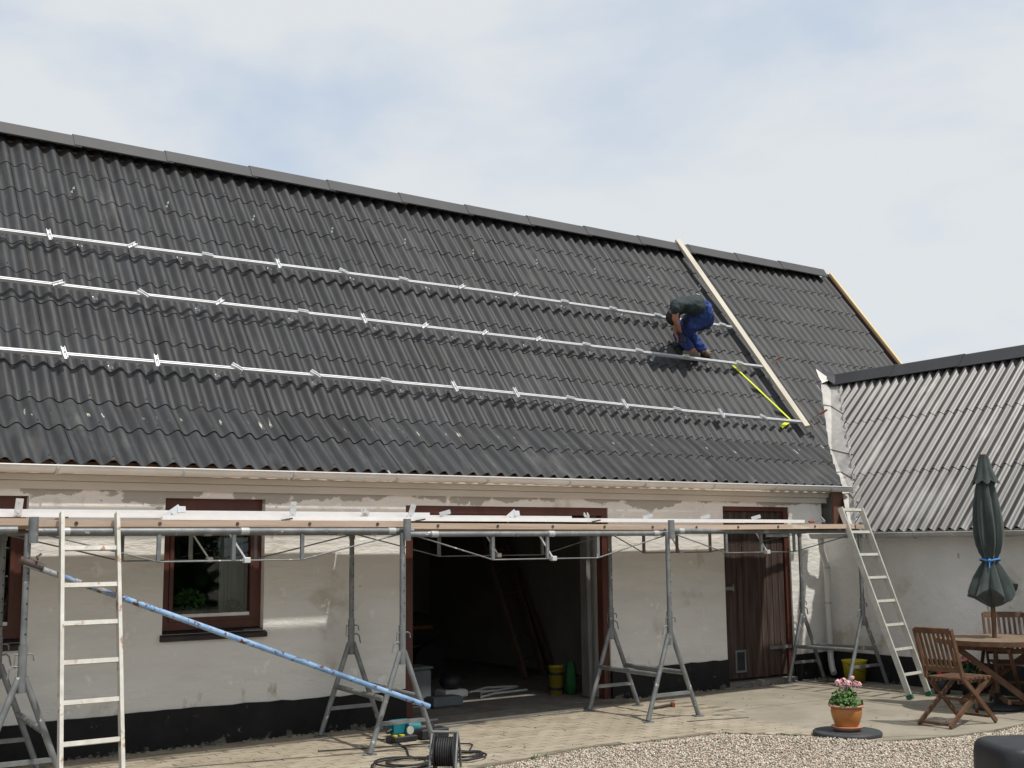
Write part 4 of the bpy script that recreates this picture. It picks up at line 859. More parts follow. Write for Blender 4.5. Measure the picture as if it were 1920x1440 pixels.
# ------------------------------------------------------------------ ladders
def ladder(lab, l0, l1, r0, r1, nr, z0, dz, mt, feet, w=.026, d=.062):
    t_ = thing('ladder', lab, 'ladder', l0)
    l0, l1, r0, r1 = map(Vector, (l0, l1, r0, r1)); out_ = (r0 - l0).cross(l1 - l0).normalized()
    for A, B in ((l0, l1), (r0, r1)): b = MB(); b.beam(A, B, w, d, out_); obj('side_rail', b, mt, t_)
    for k in range(nr):
        z = z0 + dz * k; A = l0.lerp(l1, (z - l0.z) / (l1.z - l0.z)); B = r0.lerp(r1, (z - r0.z) / (r1.z - r0.z)); s_ = (B - A).normalized() * .012
        b = MB(); b.beam(A + s_, B - s_, .032, .030, out_); obj('rung', b, mt, t_)
    if feet:
        for A, B in ((l0, l1), (r0, r1)): b = MB(); v = (B - A).normalized(); b.beam(A - v * .012, A + v * .035, w + .01, d + .01, out_); obj('rubber_foot', b, 'greenfoot', t_)
ladder('paint spattered aluminium ladder leaning on the left part of the scaffold', (2.335, -2.0, 0), (2.44, -1.37, 2.0), (2.755, -2.0, 0), (2.845, -1.37, 2.0), 7, .14, .266, 'ladder', False)
ladder('aluminium ladder with green feet leaning on the right end of the scaffold', (11.375, -2.08, .015), (11.42, -1.21, 2.13), (11.80, -2.02, .015), (11.79, -1.21, 2.13), 8, .255, .264, 'ladder2', True)

# ------------------------------------------------------------------ roofer
def skin_obj(name, chains, m, parent, loc, sub=2, root=0):
    """chains: list of lists of (Vector, radius); chains after the first start at a shared point when equal"""
    vs = []; rs = []; es = []; idx = {}
    for ch in chains:
        last = None
        for p, r in ch:
            key = tuple(round(q, 4) for q in p)
            if key not in idx: idx[key] = len(vs); vs.append(tuple(Vector(p) - Vector(loc))); rs.append(r)
            i = idx[key]
            if last is not None and last != i: es.append((last, i))
            last = i
    me = bpy.data.meshes.new(name); me.from_pydata(vs, es, []); me.materials.append(M[m]); o = bpy.data.objects.new(name, me); C.objects.link(o)
    if parent is not None: o.parent = parent
    md = o.modifiers.new('skin', 'SKIN'); md.use_smooth_shade = True; md.branch_smoothing = .6
    if not me.skin_vertices: me.attributes.new
    sv = me.skin_vertices[0].data if me.skin_vertices else None
    return o, me, rs, root, sub
def finish_skin(t5):
    o, me, rs, root, sub = t5
    for i, r in enumerate(rs):
        rr = r if isinstance(r, tuple) else (r, r); me.skin_vertices[0].data[i].radius = rr; me.skin_vertices[0].data[i].use_root = (i == root)
    s_ = o.modifiers.new('subdivision', 'SUBSURF'); s_.levels = sub; s_.render_levels = sub
    if o.name.split('.')[0] in ('trousers', 'shirt'):   # creases in the cloth
        s_.levels = 4; s_.render_levels = 4
        tx = bpy.data.textures.new('creases', 'CLOUDS'); tx.noise_scale = .085; tx.noise_depth = 2; tx.noise_type = 'SOFT_NOISE'
        dm = o.modifiers.new('cloth_creases', 'DISPLACE'); dm.texture = tx; dm.strength = .055; dm.mid_level = .55; dm.texture_coords = 'LOCAL'
    return o
V3 = Vector
def rp(x, y, off): return V3((x, y, zr(y, x))) + nU * off
hip = V3((11.61, 1.11, 4.905)); 
ankL = rp(11.74, 1.545, .10); ankR = rp(12.01, 1.575, .10)
kneeL = rp(11.57, 1.75, .15); kneeR = rp(11.77, 1.78, .15)
hipL = hip + V3((-.09, -.10, -.02)); hipR = hip + V3((.08, .08, 0.0))
waist = V3((11.36, 1.06, 4.975)); chest = V3((11.17, 1.10, 4.95)); neck = V3((11.12, 1.20, 4.90))
shL = V3((10.975, 1.00, 4.925)); shR = V3((11.20, 1.32, 4.96))
elL = V3((11.06, 1.13, 4.745)); wrL = V3((11.38, 1.39, 4.67)); haL = V3((11.42, 1.42, 4.668))
elR = V3((11.34, 1.42, 4.80)); wrR = V3((11.46, 1.56, 4.66)); haR = V3((11.49, 1.56, 4.62))
head = V3((11.17, 1.30, 4.80))
wk = thing('person', 'worker in navy trousers and dark T-shirt bending over the rails on the roof', 'person', tuple(ankL))
Lc = tuple(ankL)
body = [[(hip, .10), (waist, .095), (chest, .10), (neck, .055), (head + V3((0, 0, .03)), .085), (head + V3((.02, .05, -.09)), .07)],
        [(chest, .10), (shL, .046), (elL, .046), (wrL, .034), (haL, .036)], [(chest, .10), (shR, .046), (elR, .042), (wrR, .030), (haR, .034)],
        [(hip, .10), (hipL, .085), (kneeL, .062), (ankL, .045)], [(hip, .10), (hipR, .085), (kneeR, .062), (ankR, .045)]]
for hd, wr in ((haL, wrL), (haR, wrR)):
    d = (hd - wr).normalized(); s_ = d.cross(nU).normalized()
    for k, ln in enumerate((.045, .052, .057, .052, .042)):
        if k == 0: q = [(wr.lerp(hd, .5), .022), (hd + s_ * .038, .011), (hd + s_ * .045 + d * .035 - nU * .015, .009)]
        else:
            a = hd + s_ * (.028 - .018 * (k - 1)) + d * .02; q = [(hd, .034), (a + d * .02, .010), (a + d * ln * .7 - nU * .012, .0095), (a + d * ln - nU * .04, .008)]
        body.append(q)
finish_skin(skin_obj('body', body, 'skin', wk, Lc, 2))
finish_skin(skin_obj('trousers', [[(hip, .215), (waist.lerp(hip, .45), .19)], [(hip, .215), (hipL, .185), (hipL.lerp(kneeL, .55), .145), (kneeL, .108), (kneeL.lerp(ankL, .5), .095), (ankL + (kneeL - ankL) * .10, .062)],
    [(hip, .215), (hipR, .185), (hipR.lerp(kneeR, .55), .145), (kneeR, .108), (kneeR.lerp(ankR, .5), .095), (ankR + (kneeR - ankR) * .10, .062)]], 'navy', wk, Lc, 2))
finish_skin(skin_obj('shirt', [[(waist.lerp(hip, .62), .185), (waist, .175), (chest, .175), (neck.lerp(chest, .3), .11)], [(chest, .175), (shL, .12), (shL.lerp(elL, .35), .095), (shL.lerp(elL, .62), .082)], [(chest, .175), (shR, .11), (shR.lerp(elR, .6), .08)]], 'shirt', wk, Lc, 2))
b = MB(); b.ball(head + V3((-.0, -.01, .01)), .098, (1, 1.05, 1.15), 14, 10); obj('hair', b, 'hair', wk)
for an, d, lab in ((ankL, V3((-.55, .35, .25)), None), (ankR, V3((-.25, .75, .55)), None)):
    d = d.normalized(); b = MB(); heel = an - d * .07 - nU * .05
    b.tube([heel + nU * .06, heel + d * .03 + nU * .045, heel + d * .11 + nU * .032, heel + d * .19 + nU * .02, heel + d * .235 + nU * .015], [.036, .046, .046, .042, .024], 12); b.tube([an - d * .01, an + nU * .0 + (kneeL - ankL).normalized() * .06], [.05, .046], 12); sh = obj('shoe', b, 'boot', wk)
    b = MB(); s_ = d.cross(nU).normalized(); b.beam(heel + nU * .0 - d * .03, heel + d * .235, .082, .026, nU); obj('sole', b, 'sole', sh)
b = MB(); b.tube([ankL + (kneeL - ankL).normalized() * .04, ankL + (kneeL - ankL).normalized() * .075], .054, 12); obj('sock', b, 'sock', wk)
b = MB(); b.beam(waist.lerp(hip, .3) + V3((-.05, 0, .165)), waist.lerp(hip, .3) + V3((.03, .02, .165)), .06, .01); obj('shirt_hem', b, 'white', wk)
p = haL + V3((.03, .02, -.02)); t_ = thing('cordless_drill', 'dark cordless drill held in the hands of the roof worker', 'tool', tuple(p))
b = MB(); b.tube([p, p + V3((.12, .06, .02))], [.03, .024], 10); obj('drill_body', b, 'blackplastic', t_); b = MB(); b.beam(p + V3((.02, 0, -.02)), p + V3((.03, -.02, -.14)), .035, .05); obj('grip', b, 'rubber', t_)

# ------------------------------------------------------------------ garden furniture
def dirs(a): return Vector((math.cos(a), math.sin(a), 0)), Vector((-math.sin(a), math.cos(a), 0))
def chair(lab, cx, cy, ang, sc=1.0, mtl='teak'):
    """folding slatted chair; (cx,cy) is the middle between the feet, ang the way it faces"""
    F, Sd = dirs(ang); O = Vector((cx, cy, 0)); t_ = thing('folding_chair', lab, 'chair', (cx, cy, 0), 'folding slatted chairs round the table')
    P = lambda f, s_, z: O + F * (f * sc) + Sd * (s_ * sc) + Vector((0, 0, z * sc))
    hw = .20
    for s_ in (-1, 1):
        b = MB(); b.beam(P(-.31, s_ * hw, .90), P(-.16, s_ * hw, .44), .022 * sc, .042 * sc, F); b.beam(P(-.16, s_ * hw, .445), P(.33, s_ * (hw - .0), .012), .022 * sc, .042 * sc, F + Vector((0, 0, 1))); obj('back_leg', b, mtl, t_)
        b = MB(); b.beam(P(.30, s_ * (hw - .030), .425), P(-.36, s_ * (hw - .030), .012), .022 * sc, .042 * sc, (Vector((0, 0, 1)) - F)); obj('front_leg', b, mtl, t_)
    for f, z, hh in ((-.312, .885, .055), (-.185, .52, .05)):
        b = MB(); b.beam(P(f, -hw + .012, z), P(f, hw - .012, z), .020 * sc, hh * sc, Vector((0, 0, 1)) - F * .3); obj('back_rail', b, mtl, t_)
    for k in range(7):
        s_ = -.150 + .05 * k; b = MB(); b.beam(P(-.301, s_, .862), P(-.193, s_, .542), .026 * sc, .012 * sc, F); obj('back_slat', b, mtl, t_)
    for k in range(7):
        f = -.13 + .068 * k; b = MB(); b.beam(P(f, -hw + .006, .432), P(f, hw - .006, .432), .050 * sc, .018 * sc, (0, 0, 1)); obj('seat_slat', b, mtl, t_)
    for s_ in (-1, 1): b = MB(); b.beam(P(-.16, s_ * (hw - .055), .405), P(.32, s_ * (hw - .055), .405), .02 * sc, .034 * sc, (0, 0, 1)); obj('seat_rail', b, mtl, t_)
    for f, z in ((-.33, .03), (.0, .225), (.27, .06)):
        b = MB(); b.beam(P(f, -hw + .03, z), P(f, hw - .03, z), .030 * sc, .024 * sc, (0, 0, 1)); obj('stretcher', b, mtl, t_)
    return t_
chair('brown slatted folding chair nearest the gravel, its back to the ladder', 10.25, -3.43, math.radians(0), 1.0)
chair('brown slatted folding chair behind the table, facing the camera', 11.80, -3.06, math.radians(222), 1.045)
chair('brown slatted folding chair cut off by the right picture edge', 11.75, -3.75, math.radians(150), 1.0)
TX, TY = 11.45, -3.12
tb = thing('garden_table', 'round slatted brown garden table with a closed parasol through it', 'table', (TX, TY, 0))
Rr = .60
for k in range(11):
    y0 = -Rr + k * (2 * Rr / 11); y1 = y0 + 2 * Rr / 11 - .006; b = MB()
    def hx(y): return math.sqrt(max(0, Rr * Rr - y * y))
    ys = np.linspace(y0, y1, 5)
    P = [(TX - hx(y) * 1.0, TY + y) for y in ys] + [(TX + hx(y), TY + y) for y in ys[::-1]]
    if k == 5:
        for sgn in (-1, 1):
            q = MB(); Q = [(TX + sgn * .035, TY + y0), (TX + sgn * .035, TY + y1), (TX + sgn * hx(y1), TY + y1), (TX + sgn * hx(y0), TY + y0)]; q.prism(Q if sgn < 0 else Q[::-1], .700, .722); obj('top_slat', q, 'teakgrey', tb)
    else: b.prism(P[::-1], .700, .722); obj('top_slat', b, 'teakgrey', tb)
b = MB(); n = 40; vs = []
for k in range(n):
    a = 2 * PI * k / n
    for r_, z in ((Rr - .03, .672), (Rr + .004, .672), (Rr + .004, .7225), (Rr - .03, .699)): vs.append((TX + r_ * math.cos(a), TY + r_ * math.sin(a), z))
b.add(vs, [(k * 4 + j, ((k + 1) % n) * 4 + j, ((k + 1) % n) * 4 + (j + 1) % 4, k * 4 + (j + 1) % 4) for k in range(n) for j in range(4)]); obj('rim', b, 'teak', tb)
for ang in (25, 115):
    a = math.radians(ang); F, Sd = dirs(a); O = Vector((TX, TY, 0))
    for s_ in (-1, 1):
        for dr_ in (-1, 1):
            if dr_ == s_: continue
        b = MB(); b.beam(O + F * (.42 * s_) + Sd * (.17 * s_) + Vector((0, 0, .665)), O - F * (.42 * s_) + Sd * (.17 * s_) + Vector((0, 0, .02)), .026, .06, F); obj('leg', b, 'teak', tb)
for (p, q) in (((-.44, .0, .645), (.44, 0, .645)), ((0, -.44, .60), (0, .44, .60)), ((-.30, -.3, .12), (.30, .3, .12))):
    b = MB(); b.beam(Vector((TX, TY, 0)) + Vector(p), Vector((TX, TY, 0)) + Vector(q), .03, .045); obj('brace', b, 'teak', tb)
# parasol, closed
UX, UY = 11.465, -3.10
um = thing('parasol', 'closed dark green parasol tied with blue rope in the round table', 'parasol', (UX, UY, .03))
b = MB(); b.tube([(UX - .012, UY, .03), (UX, UY, 1.2), (UX + .01, UY, 2.60)], .024, 14); obj('pole', b, 'teak', um)
b = MB(); b.lathe([(.001, 0), (.25, 0), (.25, .03), (.05, .06), (.04, .16), (.001, .16)], (UX - .012, UY, 0), 28); obj('base', b, 'blackplastic', um)
n = 96; prof = [(.045, 2.60), (.058, 2.50), (.072, 2.38), (.100, 2.25), (.122, 2.10), (.135, 1.95), (.132, 1.80), (.118, 1.68), (.095, 1.60), (.078, 1.555), (.078, 1.50), (.105, 1.44), (.150, 1.35), (.195, 1.25), (.225, 1.18)]
b = MB(); vs = []; NP = len(prof)
for j, (r_, z) in enumerate(prof):
    amp = .10 + .30 * min(1, (2.6 - z) / .8); amp = .22 if 1.49 < z < 1.56 else amp
    for k in range(n):
        a = 2 * PI * k / n; fo = math.cos(8 * a + 1.2 * math.sin(z * 3.1)) * .75 + math.cos(16 * a + z * 2) * .22 + math.cos(5 * a + 9 * z) * .25
        rr = r_ * (1 + amp * fo * .62); dz = 0
        if j >= NP - 3: dz = -(.035 * (j - NP + 4)) * (math.cos(4 * a + .6) * .6 + math.cos(3 * a) * .35)
        vs.append((UX + rr * math.cos(a), UY + rr * math.sin(a), z + dz))
b.add(vs, [(j * n + k, (j + 1) * n + k, (j + 1) * n + (k + 1) % n, j * n + (k + 1) % n) for j in range(NP - 1) for k in range(n)], True)
# folded underside
vs2 = []; 
for k in range(n): a = 2 * PI * k / n; p = vs[(NP - 1) * n + k]; vs2 += [p, (UX + (p[0] - UX) * .72, UY + (p[1] - UY) * .72, p[2] - .03 + .02 * math.cos(8 * a)), (UX + .05 * math.cos(a), UY + .05 * math.sin(a), 1.04)]
b.add(vs2, [(k * 3 + j, k * 3 + j + 1, ((k + 1) % n) * 3 + j + 1, ((k + 1) % n) * 3 + j) for k in range(n) for j in range(2)], True)
obj('canopy', b, 'parasol', um)
b = MB(); vs = []; pr2 = [(.050, 2.612), (.062, 2.55), (.082, 2.46), (.110, 2.375), (.135, 2.335)]
for j, (r_, z) in enumerate(pr2):
    for k in range(n): a = 2 * PI * k / n; rr = r_ * (1 + .17 * j / 4 * math.cos(8 * a + .5)); vs.append((UX + rr * math.cos(a), UY + rr * math.sin(a), z - (.02 * math.cos(8 * a + .5) if j == 4 else 0)))
b.add(vs, [(j * n + k, (j + 1) * n + k, (j + 1) * n + (k + 1) % n, j * n + (k + 1) % n) for j in range(4) for k in range(n)], True); obj('vent_flounce', b, 'parasol', um)
b = MB(); b.tube([(UX, UY, 2.60), (UX, UY, 2.635)], .042, 16); obj('finial', b, 'oldwood', um)
b = MB(); pts = [(UX + .098 * math.cos(a), UY + .098 * math.sin(a), 1.525 + .008 * math.sin(3 * a)) for a in np.linspace(0, 2 * PI, 26)]; b.tube(pts, .010, 7); b.ball((UX - .09, UY - .05, 1.52), .02, (1, 1, 1), 7, 5); b.tube([(UX - .09, UY - .05, 1.52), (UX - .11, UY - .06, 1.44)], .007, 6); obj('rope', b, 'bluerope', um)

# flower pot on its black stand
pot = thing('flower_pot', 'glazed orange flower pot with pale pink geraniums at the gravel edge', 'flower pot', (8.90, -3.22, .045))
PX, PY = 8.90, -3.22
b = MB(); b.lathe([(.001, .0), (.30, 0), (.305, .012), (.305, .034), (.295, .042), (.001, .042)], (PX, PY, -.005), 48); one('round_stand', b, 'discslate', 'flat black round disc under the orange flower pot', 'stand', (PX, PY, 0))
b = MB(); b.lathe([(.001, 0), (.105, 0), (.135, .03), (.143, .038), (.136, .042), (.10, .012), (.001, .012)], (PX, PY, .040), 40); obj('saucer', b, 'terrarim', pot)
b = MB(); b.lathe([(.001, .0), (.085, .0), (.105, .03), (.128, .09), (.138, .14), (.136, .185), (.128, .19), (.118, .16), (.001, .15)], (PX, PY, .060), 44, lambda a, z: 1 + (.006 * math.cos(28 * a) if z < .1 else 0)); obj('pot_body', b, 'terracotta', pot)
b = MB(); b.lathe([(.128, .183), (.152, .190), (.158, .200), (.148, .208), (.128, .204), (.124, .19)], (PX, PY, .060), 44); obj('pot_rim', b, 'terrarim', pot)
b = MB(); leafy(b, (PX + .0, PY, .245), .125, .17, 210, .021); leafy(b, (PX - .03, PY - .02, .26), .15, .07, 70, .02); obj('foliage', b, 'leaf', pot)
for (dx, dy, z, r_) in ((-.055, .02, .455, .038), (-.005, -.03, .450, .036), (-.04, -.01, .47, .034), (.060, -.035, .50, .020), (.085, -.05, .445, .028), (.105, -.07, .44, .024)):
    b = MB(); b.tube([(PX + dx * .5, PY + dy * .5, .30), (PX + dx, PY + dy, z - .01)], .003, 5); flower(b, (PX + dx, PY + dy, z), r_, 30); 
    for i in range(len(b.f)): b.mi[i] = 0
    obj('flower_head', b, 'petal', pot)
# geraniums behind the table
for (x, y, z, R_, mt, lab) in ((12.25, -2.24, .0, .17, 'petal2', 'salmon pink geraniums in a pot behind the garden table'), (12.12, -1.97, 0, .12, 'petal3', 'red geranium in a pot seen through the folding chair'), (12.15, -3.35, 0, .2, 'petal2', 'leafy geranium pot under the table at the right edge')):
    t_ = thing('potted_geranium', lab, 'plant', (x, y, z)); b = MB(); b.lathe([(.001, 0), (.08, 0), (.12, .18), (.11, .18), (.001, .16)], (x, y, z), 20); obj('pot', b, 'blackplastic', t_)
    b = MB(); leafy(b, (x, y, .15), R_, .22, 170, .026); obj('foliage', b, 'leaf2', t_)
    b = MB()
    for k in range(5 if mt == 'petal2' else 3): flower(b, (x + random.uniform(-.13, .13), y + random.uniform(-.1, .1), (.42 if R_ > .15 else .27) + random.uniform(-.06, .04)), .04, 26)
    obj('flower_heads', b, mt, t_)
# yellow bucket
bk = thing('bucket', 'yellow plastic bucket standing by the wing wall near the downpipe', 'bucket', (12.33, -.62, 0))
BX, BY = 12.30, -.60
b = MB(); b.lathe([(.001, .004), (.115, .004), (.118, 0), (.150, .255), (.158, .258), (.158, .268), (.148, .27), (.116, .02), (.001, .02)], (BX, BY, 0), 36); obj('bucket_body', b, 'yellowbucket', bk)
b = MB(); b.tube([(BX + .155 * math.cos(a), BY + .155 * math.sin(a) - .01, .235 - .10 * math.sin(-(a))) for a in np.linspace(-PI, 0, 16)], .004, 6); obj('wire_handle', b, 'iron', bk)
# black rounded container in the near corner
bx = MB(); cxx, cyy = 6.16, -6.78
F, Sd = dirs(math.radians(-32)); vs = []; n = 40
def sup(a, w, h, e=.38): ca, sa = math.cos(a), math.sin(a); return (w * math.copysign(abs(ca) ** e, ca), h * math.copysign(abs(sa) ** e, sa))
pr = [(0, .0), (.97, .0), (1, .04), (1, .60), (.995, .66), (.97, .70), (.93, .718), (.86, .728), (0, .732)]
for k_, z in pr:
    z = max(0, z - .075)
    for k in range(n): x, y = sup(2 * PI * k / n, .33 * k_, .25 * k_); p = Vector((cxx, cyy, z)) + F * x + Sd * y; vs.append(tuple(p))
bx.add(vs, [(j * n + k, j * n + (k + 1) % n, (j + 1) * n + (k + 1) % n, (j + 1) * n + k) for j in range(len(pr) - 1) for k in range(n)], True)
one('garden_box', bx, 'blackplastic', 'black rounded plastic lid cut off by the bottom right corner', 'container', (cxx, cyy, 0))

# ------------------------------------------------------------------ tools on the ground
t_ = thing('hammer', 'hammer with red brown handle lying on the paving by the trestle', 'hammer', (8.9, -.82, .01))
b = MB(); b.tube([(8.70, -.85, .014), (8.98, -.81, .018)], .015, 8); obj('handle', b, 'iron', t_); b = MB(); b.beam((8.98, -.86, .022), (9.06, -.75, .022), .035, .035); obj('head', b, 'redwood', t_)
t_ = thing('cable_reel', 'black cable reel on a tubular stand at the bottom picture edge', 'cable reel', (5.20, -2.32, 0))
cx_, cy_, cz_ = 5.10, -2.44, .15
ax = Vector((.75, -.66, 0)).normalized()
for s_ in (-.075, .075):
    b = MB(); c = Vector((cx_, cy_, cz_)) + ax * s_; b.tube([c - ax * .006, c + ax * .006], .135, 30); obj('flange', b, 'blackplastic', t_)
b = MB(); c = Vector((cx_, cy_, cz_)); b.tube([c - ax * .068, c + ax * .068], .10, 24)
for k in range(7): q = c - ax * (.055 - .018 * k); b.tube([q + (ax.orthogonal().normalized() * math.cos(a) + ax.cross(ax.orthogonal().normalized()) * math.sin(a)) * .105 for a in np.linspace(0, 2 * PI, 22)], .009, 6)
obj('wound_cable', b, 'rubber', t_)
b = MB(); s2 = ax.cross(Vector((0, 0, 1)))
for s_ in (-.10, .10):
    q = c + ax * s_; b.tube([q + s2 * .14 - Vector((0, 0, .14)), q + s2 * .10 + Vector((0, 0, .0)), q + s2 * .02 + Vector((0, 0, .15)), q - s2 * .10 + Vector((0, 0, .0)), q - s2 * .15 - Vector((0, 0, .14))], .010, 8)
b.tube([c - ax * .10 + s2 * .02 + Vector((0, 0, .15)), c + ax * .10 + s2 * .02 + Vector((0, 0, .15))], .012, 8); obj('tube_stand', b, 'steel', t_)
def coil(lab, cx, cy, loops, r0, r1, rad, mt, start=None):
    b = MB(); pts = []; N_ = loops * 26
    if start: pts += [Vector(start[0]), Vector(start[0]).lerp(Vector(start[1]), .5) + Vector((.03, -.04, 0)), Vector(start[1])]
    for i in range(N_):
        a = 2 * PI * i / 26; ph = i / N_; r = r0 + (r1 - r0) * ph + .04 * math.sin(a * .37 + 1)
        pts.append(Vector((cx + .07 * math.sin(i * .05) + r * math.cos(a), cy + .05 * math.cos(i * .043) + r * .8 * math.sin(a), rad + .004 + .010 * abs(math.sin(i * .19)))))
    b.tube(pts, rad, 7); one('power_cable', b, mt, lab, 'cable', (cx, cy, 0))
coil('dark power cable coiled on the paving left of the cable reel', 4.98, -1.98, 3, .19, .27, .008, 'rubber', ((5.5, -.95, .01), (5.2, -1.72, .01)))
coil('dark power cable coiled on the paving right of the cable reel', 5.52, -1.98, 4, .14, .24, .008, 'rubber')
b = MB(); P = [(4.72, -1.02, .01), (5.0, -1.12, .012), (5.3, -1.22, .012), (5.7, -1.30, .012), (5.95, -1.55, .012), (5.75, -1.8, .012)]
b.tube(resamp(P, 24), .007, 6); P = [(5.35, -.72, .02), (5.45, -.86, .012), (5.62, -.80, .012), (5.9, -.95, .012), (6.02, -.72, .03), (5.92, -.62, .05), (5.84, -.80, .012)]; b.tube(resamp(P, 40), .006, 6)
one('power_cable', b, 'rubber', 'thin black cable trailing between the teal tool and the trestle foot', 'cable', (5.3, -1.2, 0))
t_ = thing('power_tool', 'teal power tool lying beside the black boxes under the trestle', 'power tool', (5.70, -.72, 0))
b = MB(); b.bbox(5.60, 5.80, -.78, -.66, .02, .15, .02); b.tube([(5.72, -.80, .085), (5.84, -.82, .075)], [.065, .06], 14); obj('tool_housing', b, 'teal', t_)
b = MB(); b.tube([(5.72, -.875, .07), (5.72, -.86, .07)], .035, 14); obj('vent_disc', b, 'pine', t_); b = MB(); b.tube([(5.55, -.74, .05), (5.60, -.74, .07)], .02, 8); obj('nozzle', b, 'blackplastic', t_)
t_ = thing('socket_strip', 'black extension socket strip with yellow covers beside the teal tool', 'socket strip', (5.52, -.98, 0))
b = MB(); b.bbox(5.42, 5.70, -1.03, -.95, .0, .05, .008); obj('strip_body', b, 'blackplastic', t_)
for x in (5.49, 5.56): b = MB(); b.tube([(x, -.99, .05), (x, -.99, .062)], .026, 12); obj('yellow_cover', b, 'yellowbucket', t_)
b = MB(); b.bbox(5.74, 6.02, -1.05, -.92, .0, .09, .012); one('battery_case', b, 'blackplastic', 'flat black tool case next to the socket strip', 'case', (5.88, -.98, 0))
t_ = thing('angle_grinder', 'dark hand tool standing against the right trestle leg', 'power tool', (5.73, -1.2, 0))
b = MB(); b.tube([(5.72, -1.22, .07), (5.73, -1.21, .12), (5.74, -1.20, .19)], [.036, .032, .028], 12); b.bbox(5.70, 5.80, -1.23, -1.17, .16, .205, .012); obj('tool_body', b, 'blackplastic', t_); b = MB(); b.tube([(5.76, -1.21, .0), (5.74, -1.20, .09)], [.036, .026], 10); obj('grip', b, 'rubber', t_)
# hairline wire on the paving
b = MB(); b.tube([(8.35, -1.72, .004), (8.6, -1.80, .006), (9.0, -1.92, .004)], .004, 5); one('wire', b, 'iron', 'short thin wire lying on the paving near the gravel edge', 'wire', (8.6, -1.8, 0))
# drain grate at the corner
b = MB()
for k in range(6): b.box(11.98 + k * .035, 12.0 + k * .035, -.42, -.27, -.003, .004)
one('drain_grate', b, 'iron', 'small rusty drain grate in the paving below the downpipe', 'grate', (12.07, -.34, 0))

# ------------------------------------------------------------------ things in the garage
t_ = thing('wooden_ladder', 'old wooden stepladder leaning inside the dark garage', 'ladder', (9.0, 2.3, .016))
for A, B in (((9.26, 2.2, .02), (9.10, 3.2, 2.3)), ((9.78, 2.5, .02), (9.62, 3.4, 2.3))): b = MB(); b.beam(A, B, .04, .09, (0, -1, 0)); obj('side_rail', b, 'oldwood', t_)
for k in range(7):
    u = .1 + k * .125; A = Vector((9.26, 2.2, .02)).lerp(Vector((9.10, 3.2, 2.3)), u); B = Vector((9.78, 2.5, .02)).lerp(Vector((9.62, 3.4, 2.3)), u); b = MB(); b.beam(A, B, .03, .035); obj('rung', b, 'oldwood', t_)
for A, B in (((10.0, 2.6, .02), (9.75, 3.6, 2.25)),): b = MB(); b.beam(A, B, .05, .1, (0, -1, 0)); obj('prop_leg', b, 'oldwood', t_)
t_ = thing('grey_box', 'grey plastic crate standing inside the garage at the left', 'box', (6.75, .95, .016))
b = MB(); b.bbox(6.55, 7.0, .85, 1.15, .018, .40, .02); obj('box_body', b, 'greybox', t_); b = MB(); b.bbox(6.53, 7.02, .83, 1.17, .40, .43, .01); obj('lid', b, 'greybox', t_)
b = MB(); b.bbox(6.85, 7.22, .55, .75, .018, .13, .02); one('low_grey_box', b, 'greybox', 'low grey plastic tray on the garage floor before the crate', 'box', (7.0, .65, .018))
t_ = thing('tool_bag', 'dark tool bag with pale base on the garage floor', 'bag', (7.5, 1.25, .016))
b = MB(); b.bbox(7.38, 7.68, 1.15, 1.38, .018, .11, .02); obj('bag_base', b, 'white', t_); b = MB(); b.ball((7.53, 1.27, .19), .13, (1.1, .9, .75), 12, 8); obj('bag_top', b, 'blackplastic', t_)
for k, P in enumerate(([(7.9, 1.45, .025), (8.3, 1.7, .03), (8.7, 1.55, .03), (8.2, 1.35, .03), (7.95, 1.5, .03)], [(7.75, .98, .03), (8.05, 1.15, .03), (8.55, 1.2, .03)], [(7.75, .98, .03), (7.95, 1.3, .03), (8.2, 1.4, .03)])):
    b = MB(); b.tube(resamp(P, 24), .013, 8); one('white_tube', b, 'white', ['looped white plastic tube on the garage floor', 'straight white tube on the garage floor nearest the doorway', 'short slanting white tube meeting the straight one'][k], 'tube', P[0])
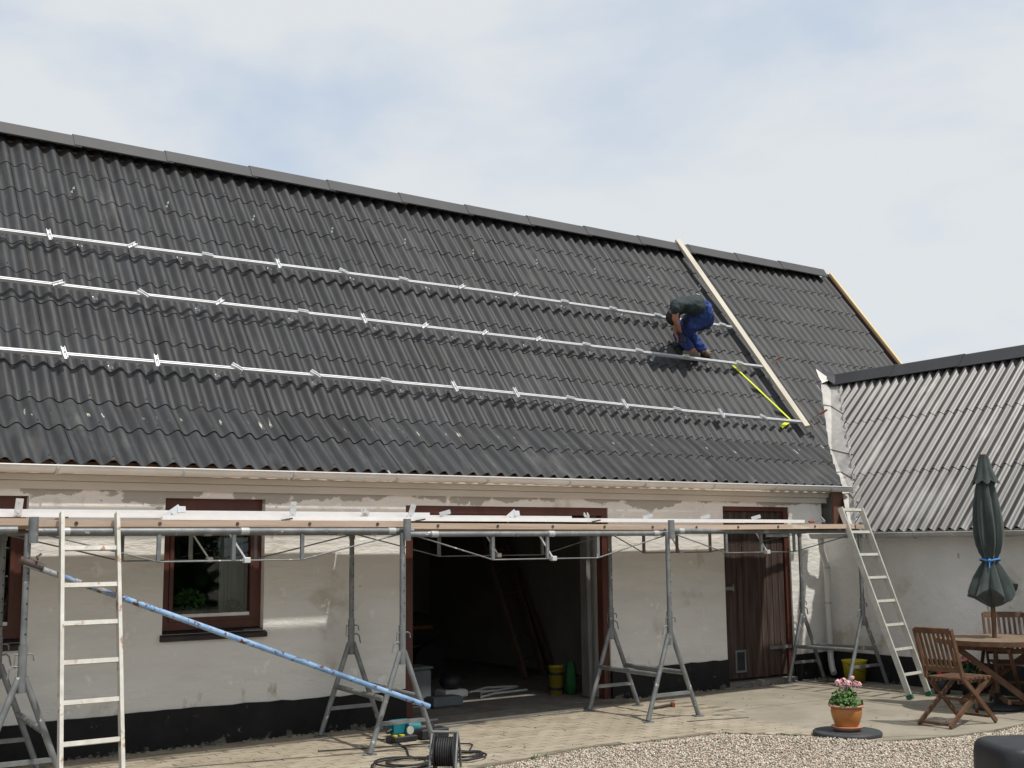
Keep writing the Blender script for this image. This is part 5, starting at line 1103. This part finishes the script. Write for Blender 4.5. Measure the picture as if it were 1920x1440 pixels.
M['tub'] = mat('shaded_yellow_tub', [(0.5, (0.30, 0.25, 0.02))], 5, .6)  # yellow dimmed: the shade inside the garage is put into the colour
t_ = thing('yellow_canister', 'yellow tub with dark band standing inside the garage by the right post', 'tub', (8.62, .72, .016))
b = MB(); b.lathe([(.001, 0), (.075, 0), (.082, .30), (.087, .30), (.087, .33), (.001, .33)], (8.62, .72, .018), 24); obj('tub_body', b, 'tub', t_)
for z in (.05, .22): b = MB(); b.lathe([(.079, z), (.085, z), (.085, z + .03), (.079, z + .03)], (8.62, .72, .018), 24); obj('band', b, 'blackplastic', t_)
b = MB(); b.lathe([(.001, .0), (.06, .0), (.07, .12), (.055, .3), (.03, .38), (.001, .38)], (8.76, .62, .018), 14, lambda a, z: 1 + .12 * math.cos(5 * a + 6 * z)); one('green_bag', b, 'greencloth', 'crumpled green bag next to the yellow tub in the garage', 'bag', (8.78, .62, .018))
t_ = thing('ride_on_mower', 'dark ride-on mower with orange trim standing in the unlit garage', 'mower', (7.9, 3.4, .016))
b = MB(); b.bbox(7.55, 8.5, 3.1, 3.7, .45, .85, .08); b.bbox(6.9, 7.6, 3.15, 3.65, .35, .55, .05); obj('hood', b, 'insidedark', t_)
b = MB(); b.box(7.6, 8.4, 3.07, 3.095, .66, .70); obj('trim', b, 'orange', t_)
for x, r_ in ((7.05, .27), (8.3, .22)):
    for y in (3.05, 3.75): b = MB(); b.tube([(x, y - .07, .016 + r_), (x, y + .07, .016 + r_)], r_, 24); obj('wheel', b, 'rubber', t_)
b = MB(); b.bbox(7.05, 7.4, 3.2, 3.6, .62, .72, .03); b.bbox(6.98, 7.08, 3.2, 3.6, .7, 1.05, .03); obj('seat', b, 'blackplastic', t_)
b = MB(); b.tube([(7.62, 3.4, .85), (7.5, 3.4, 1.08)], .02, 8); b.tube([(7.5 + .05 * math.sin(a) * 1, 3.4 + .17 * math.cos(a), 1.08 + .1 * math.sin(a)) for a in np.linspace(0, 2 * PI, 20)], .012, 6); obj('steering_wheel', b, 'rubber', t_)
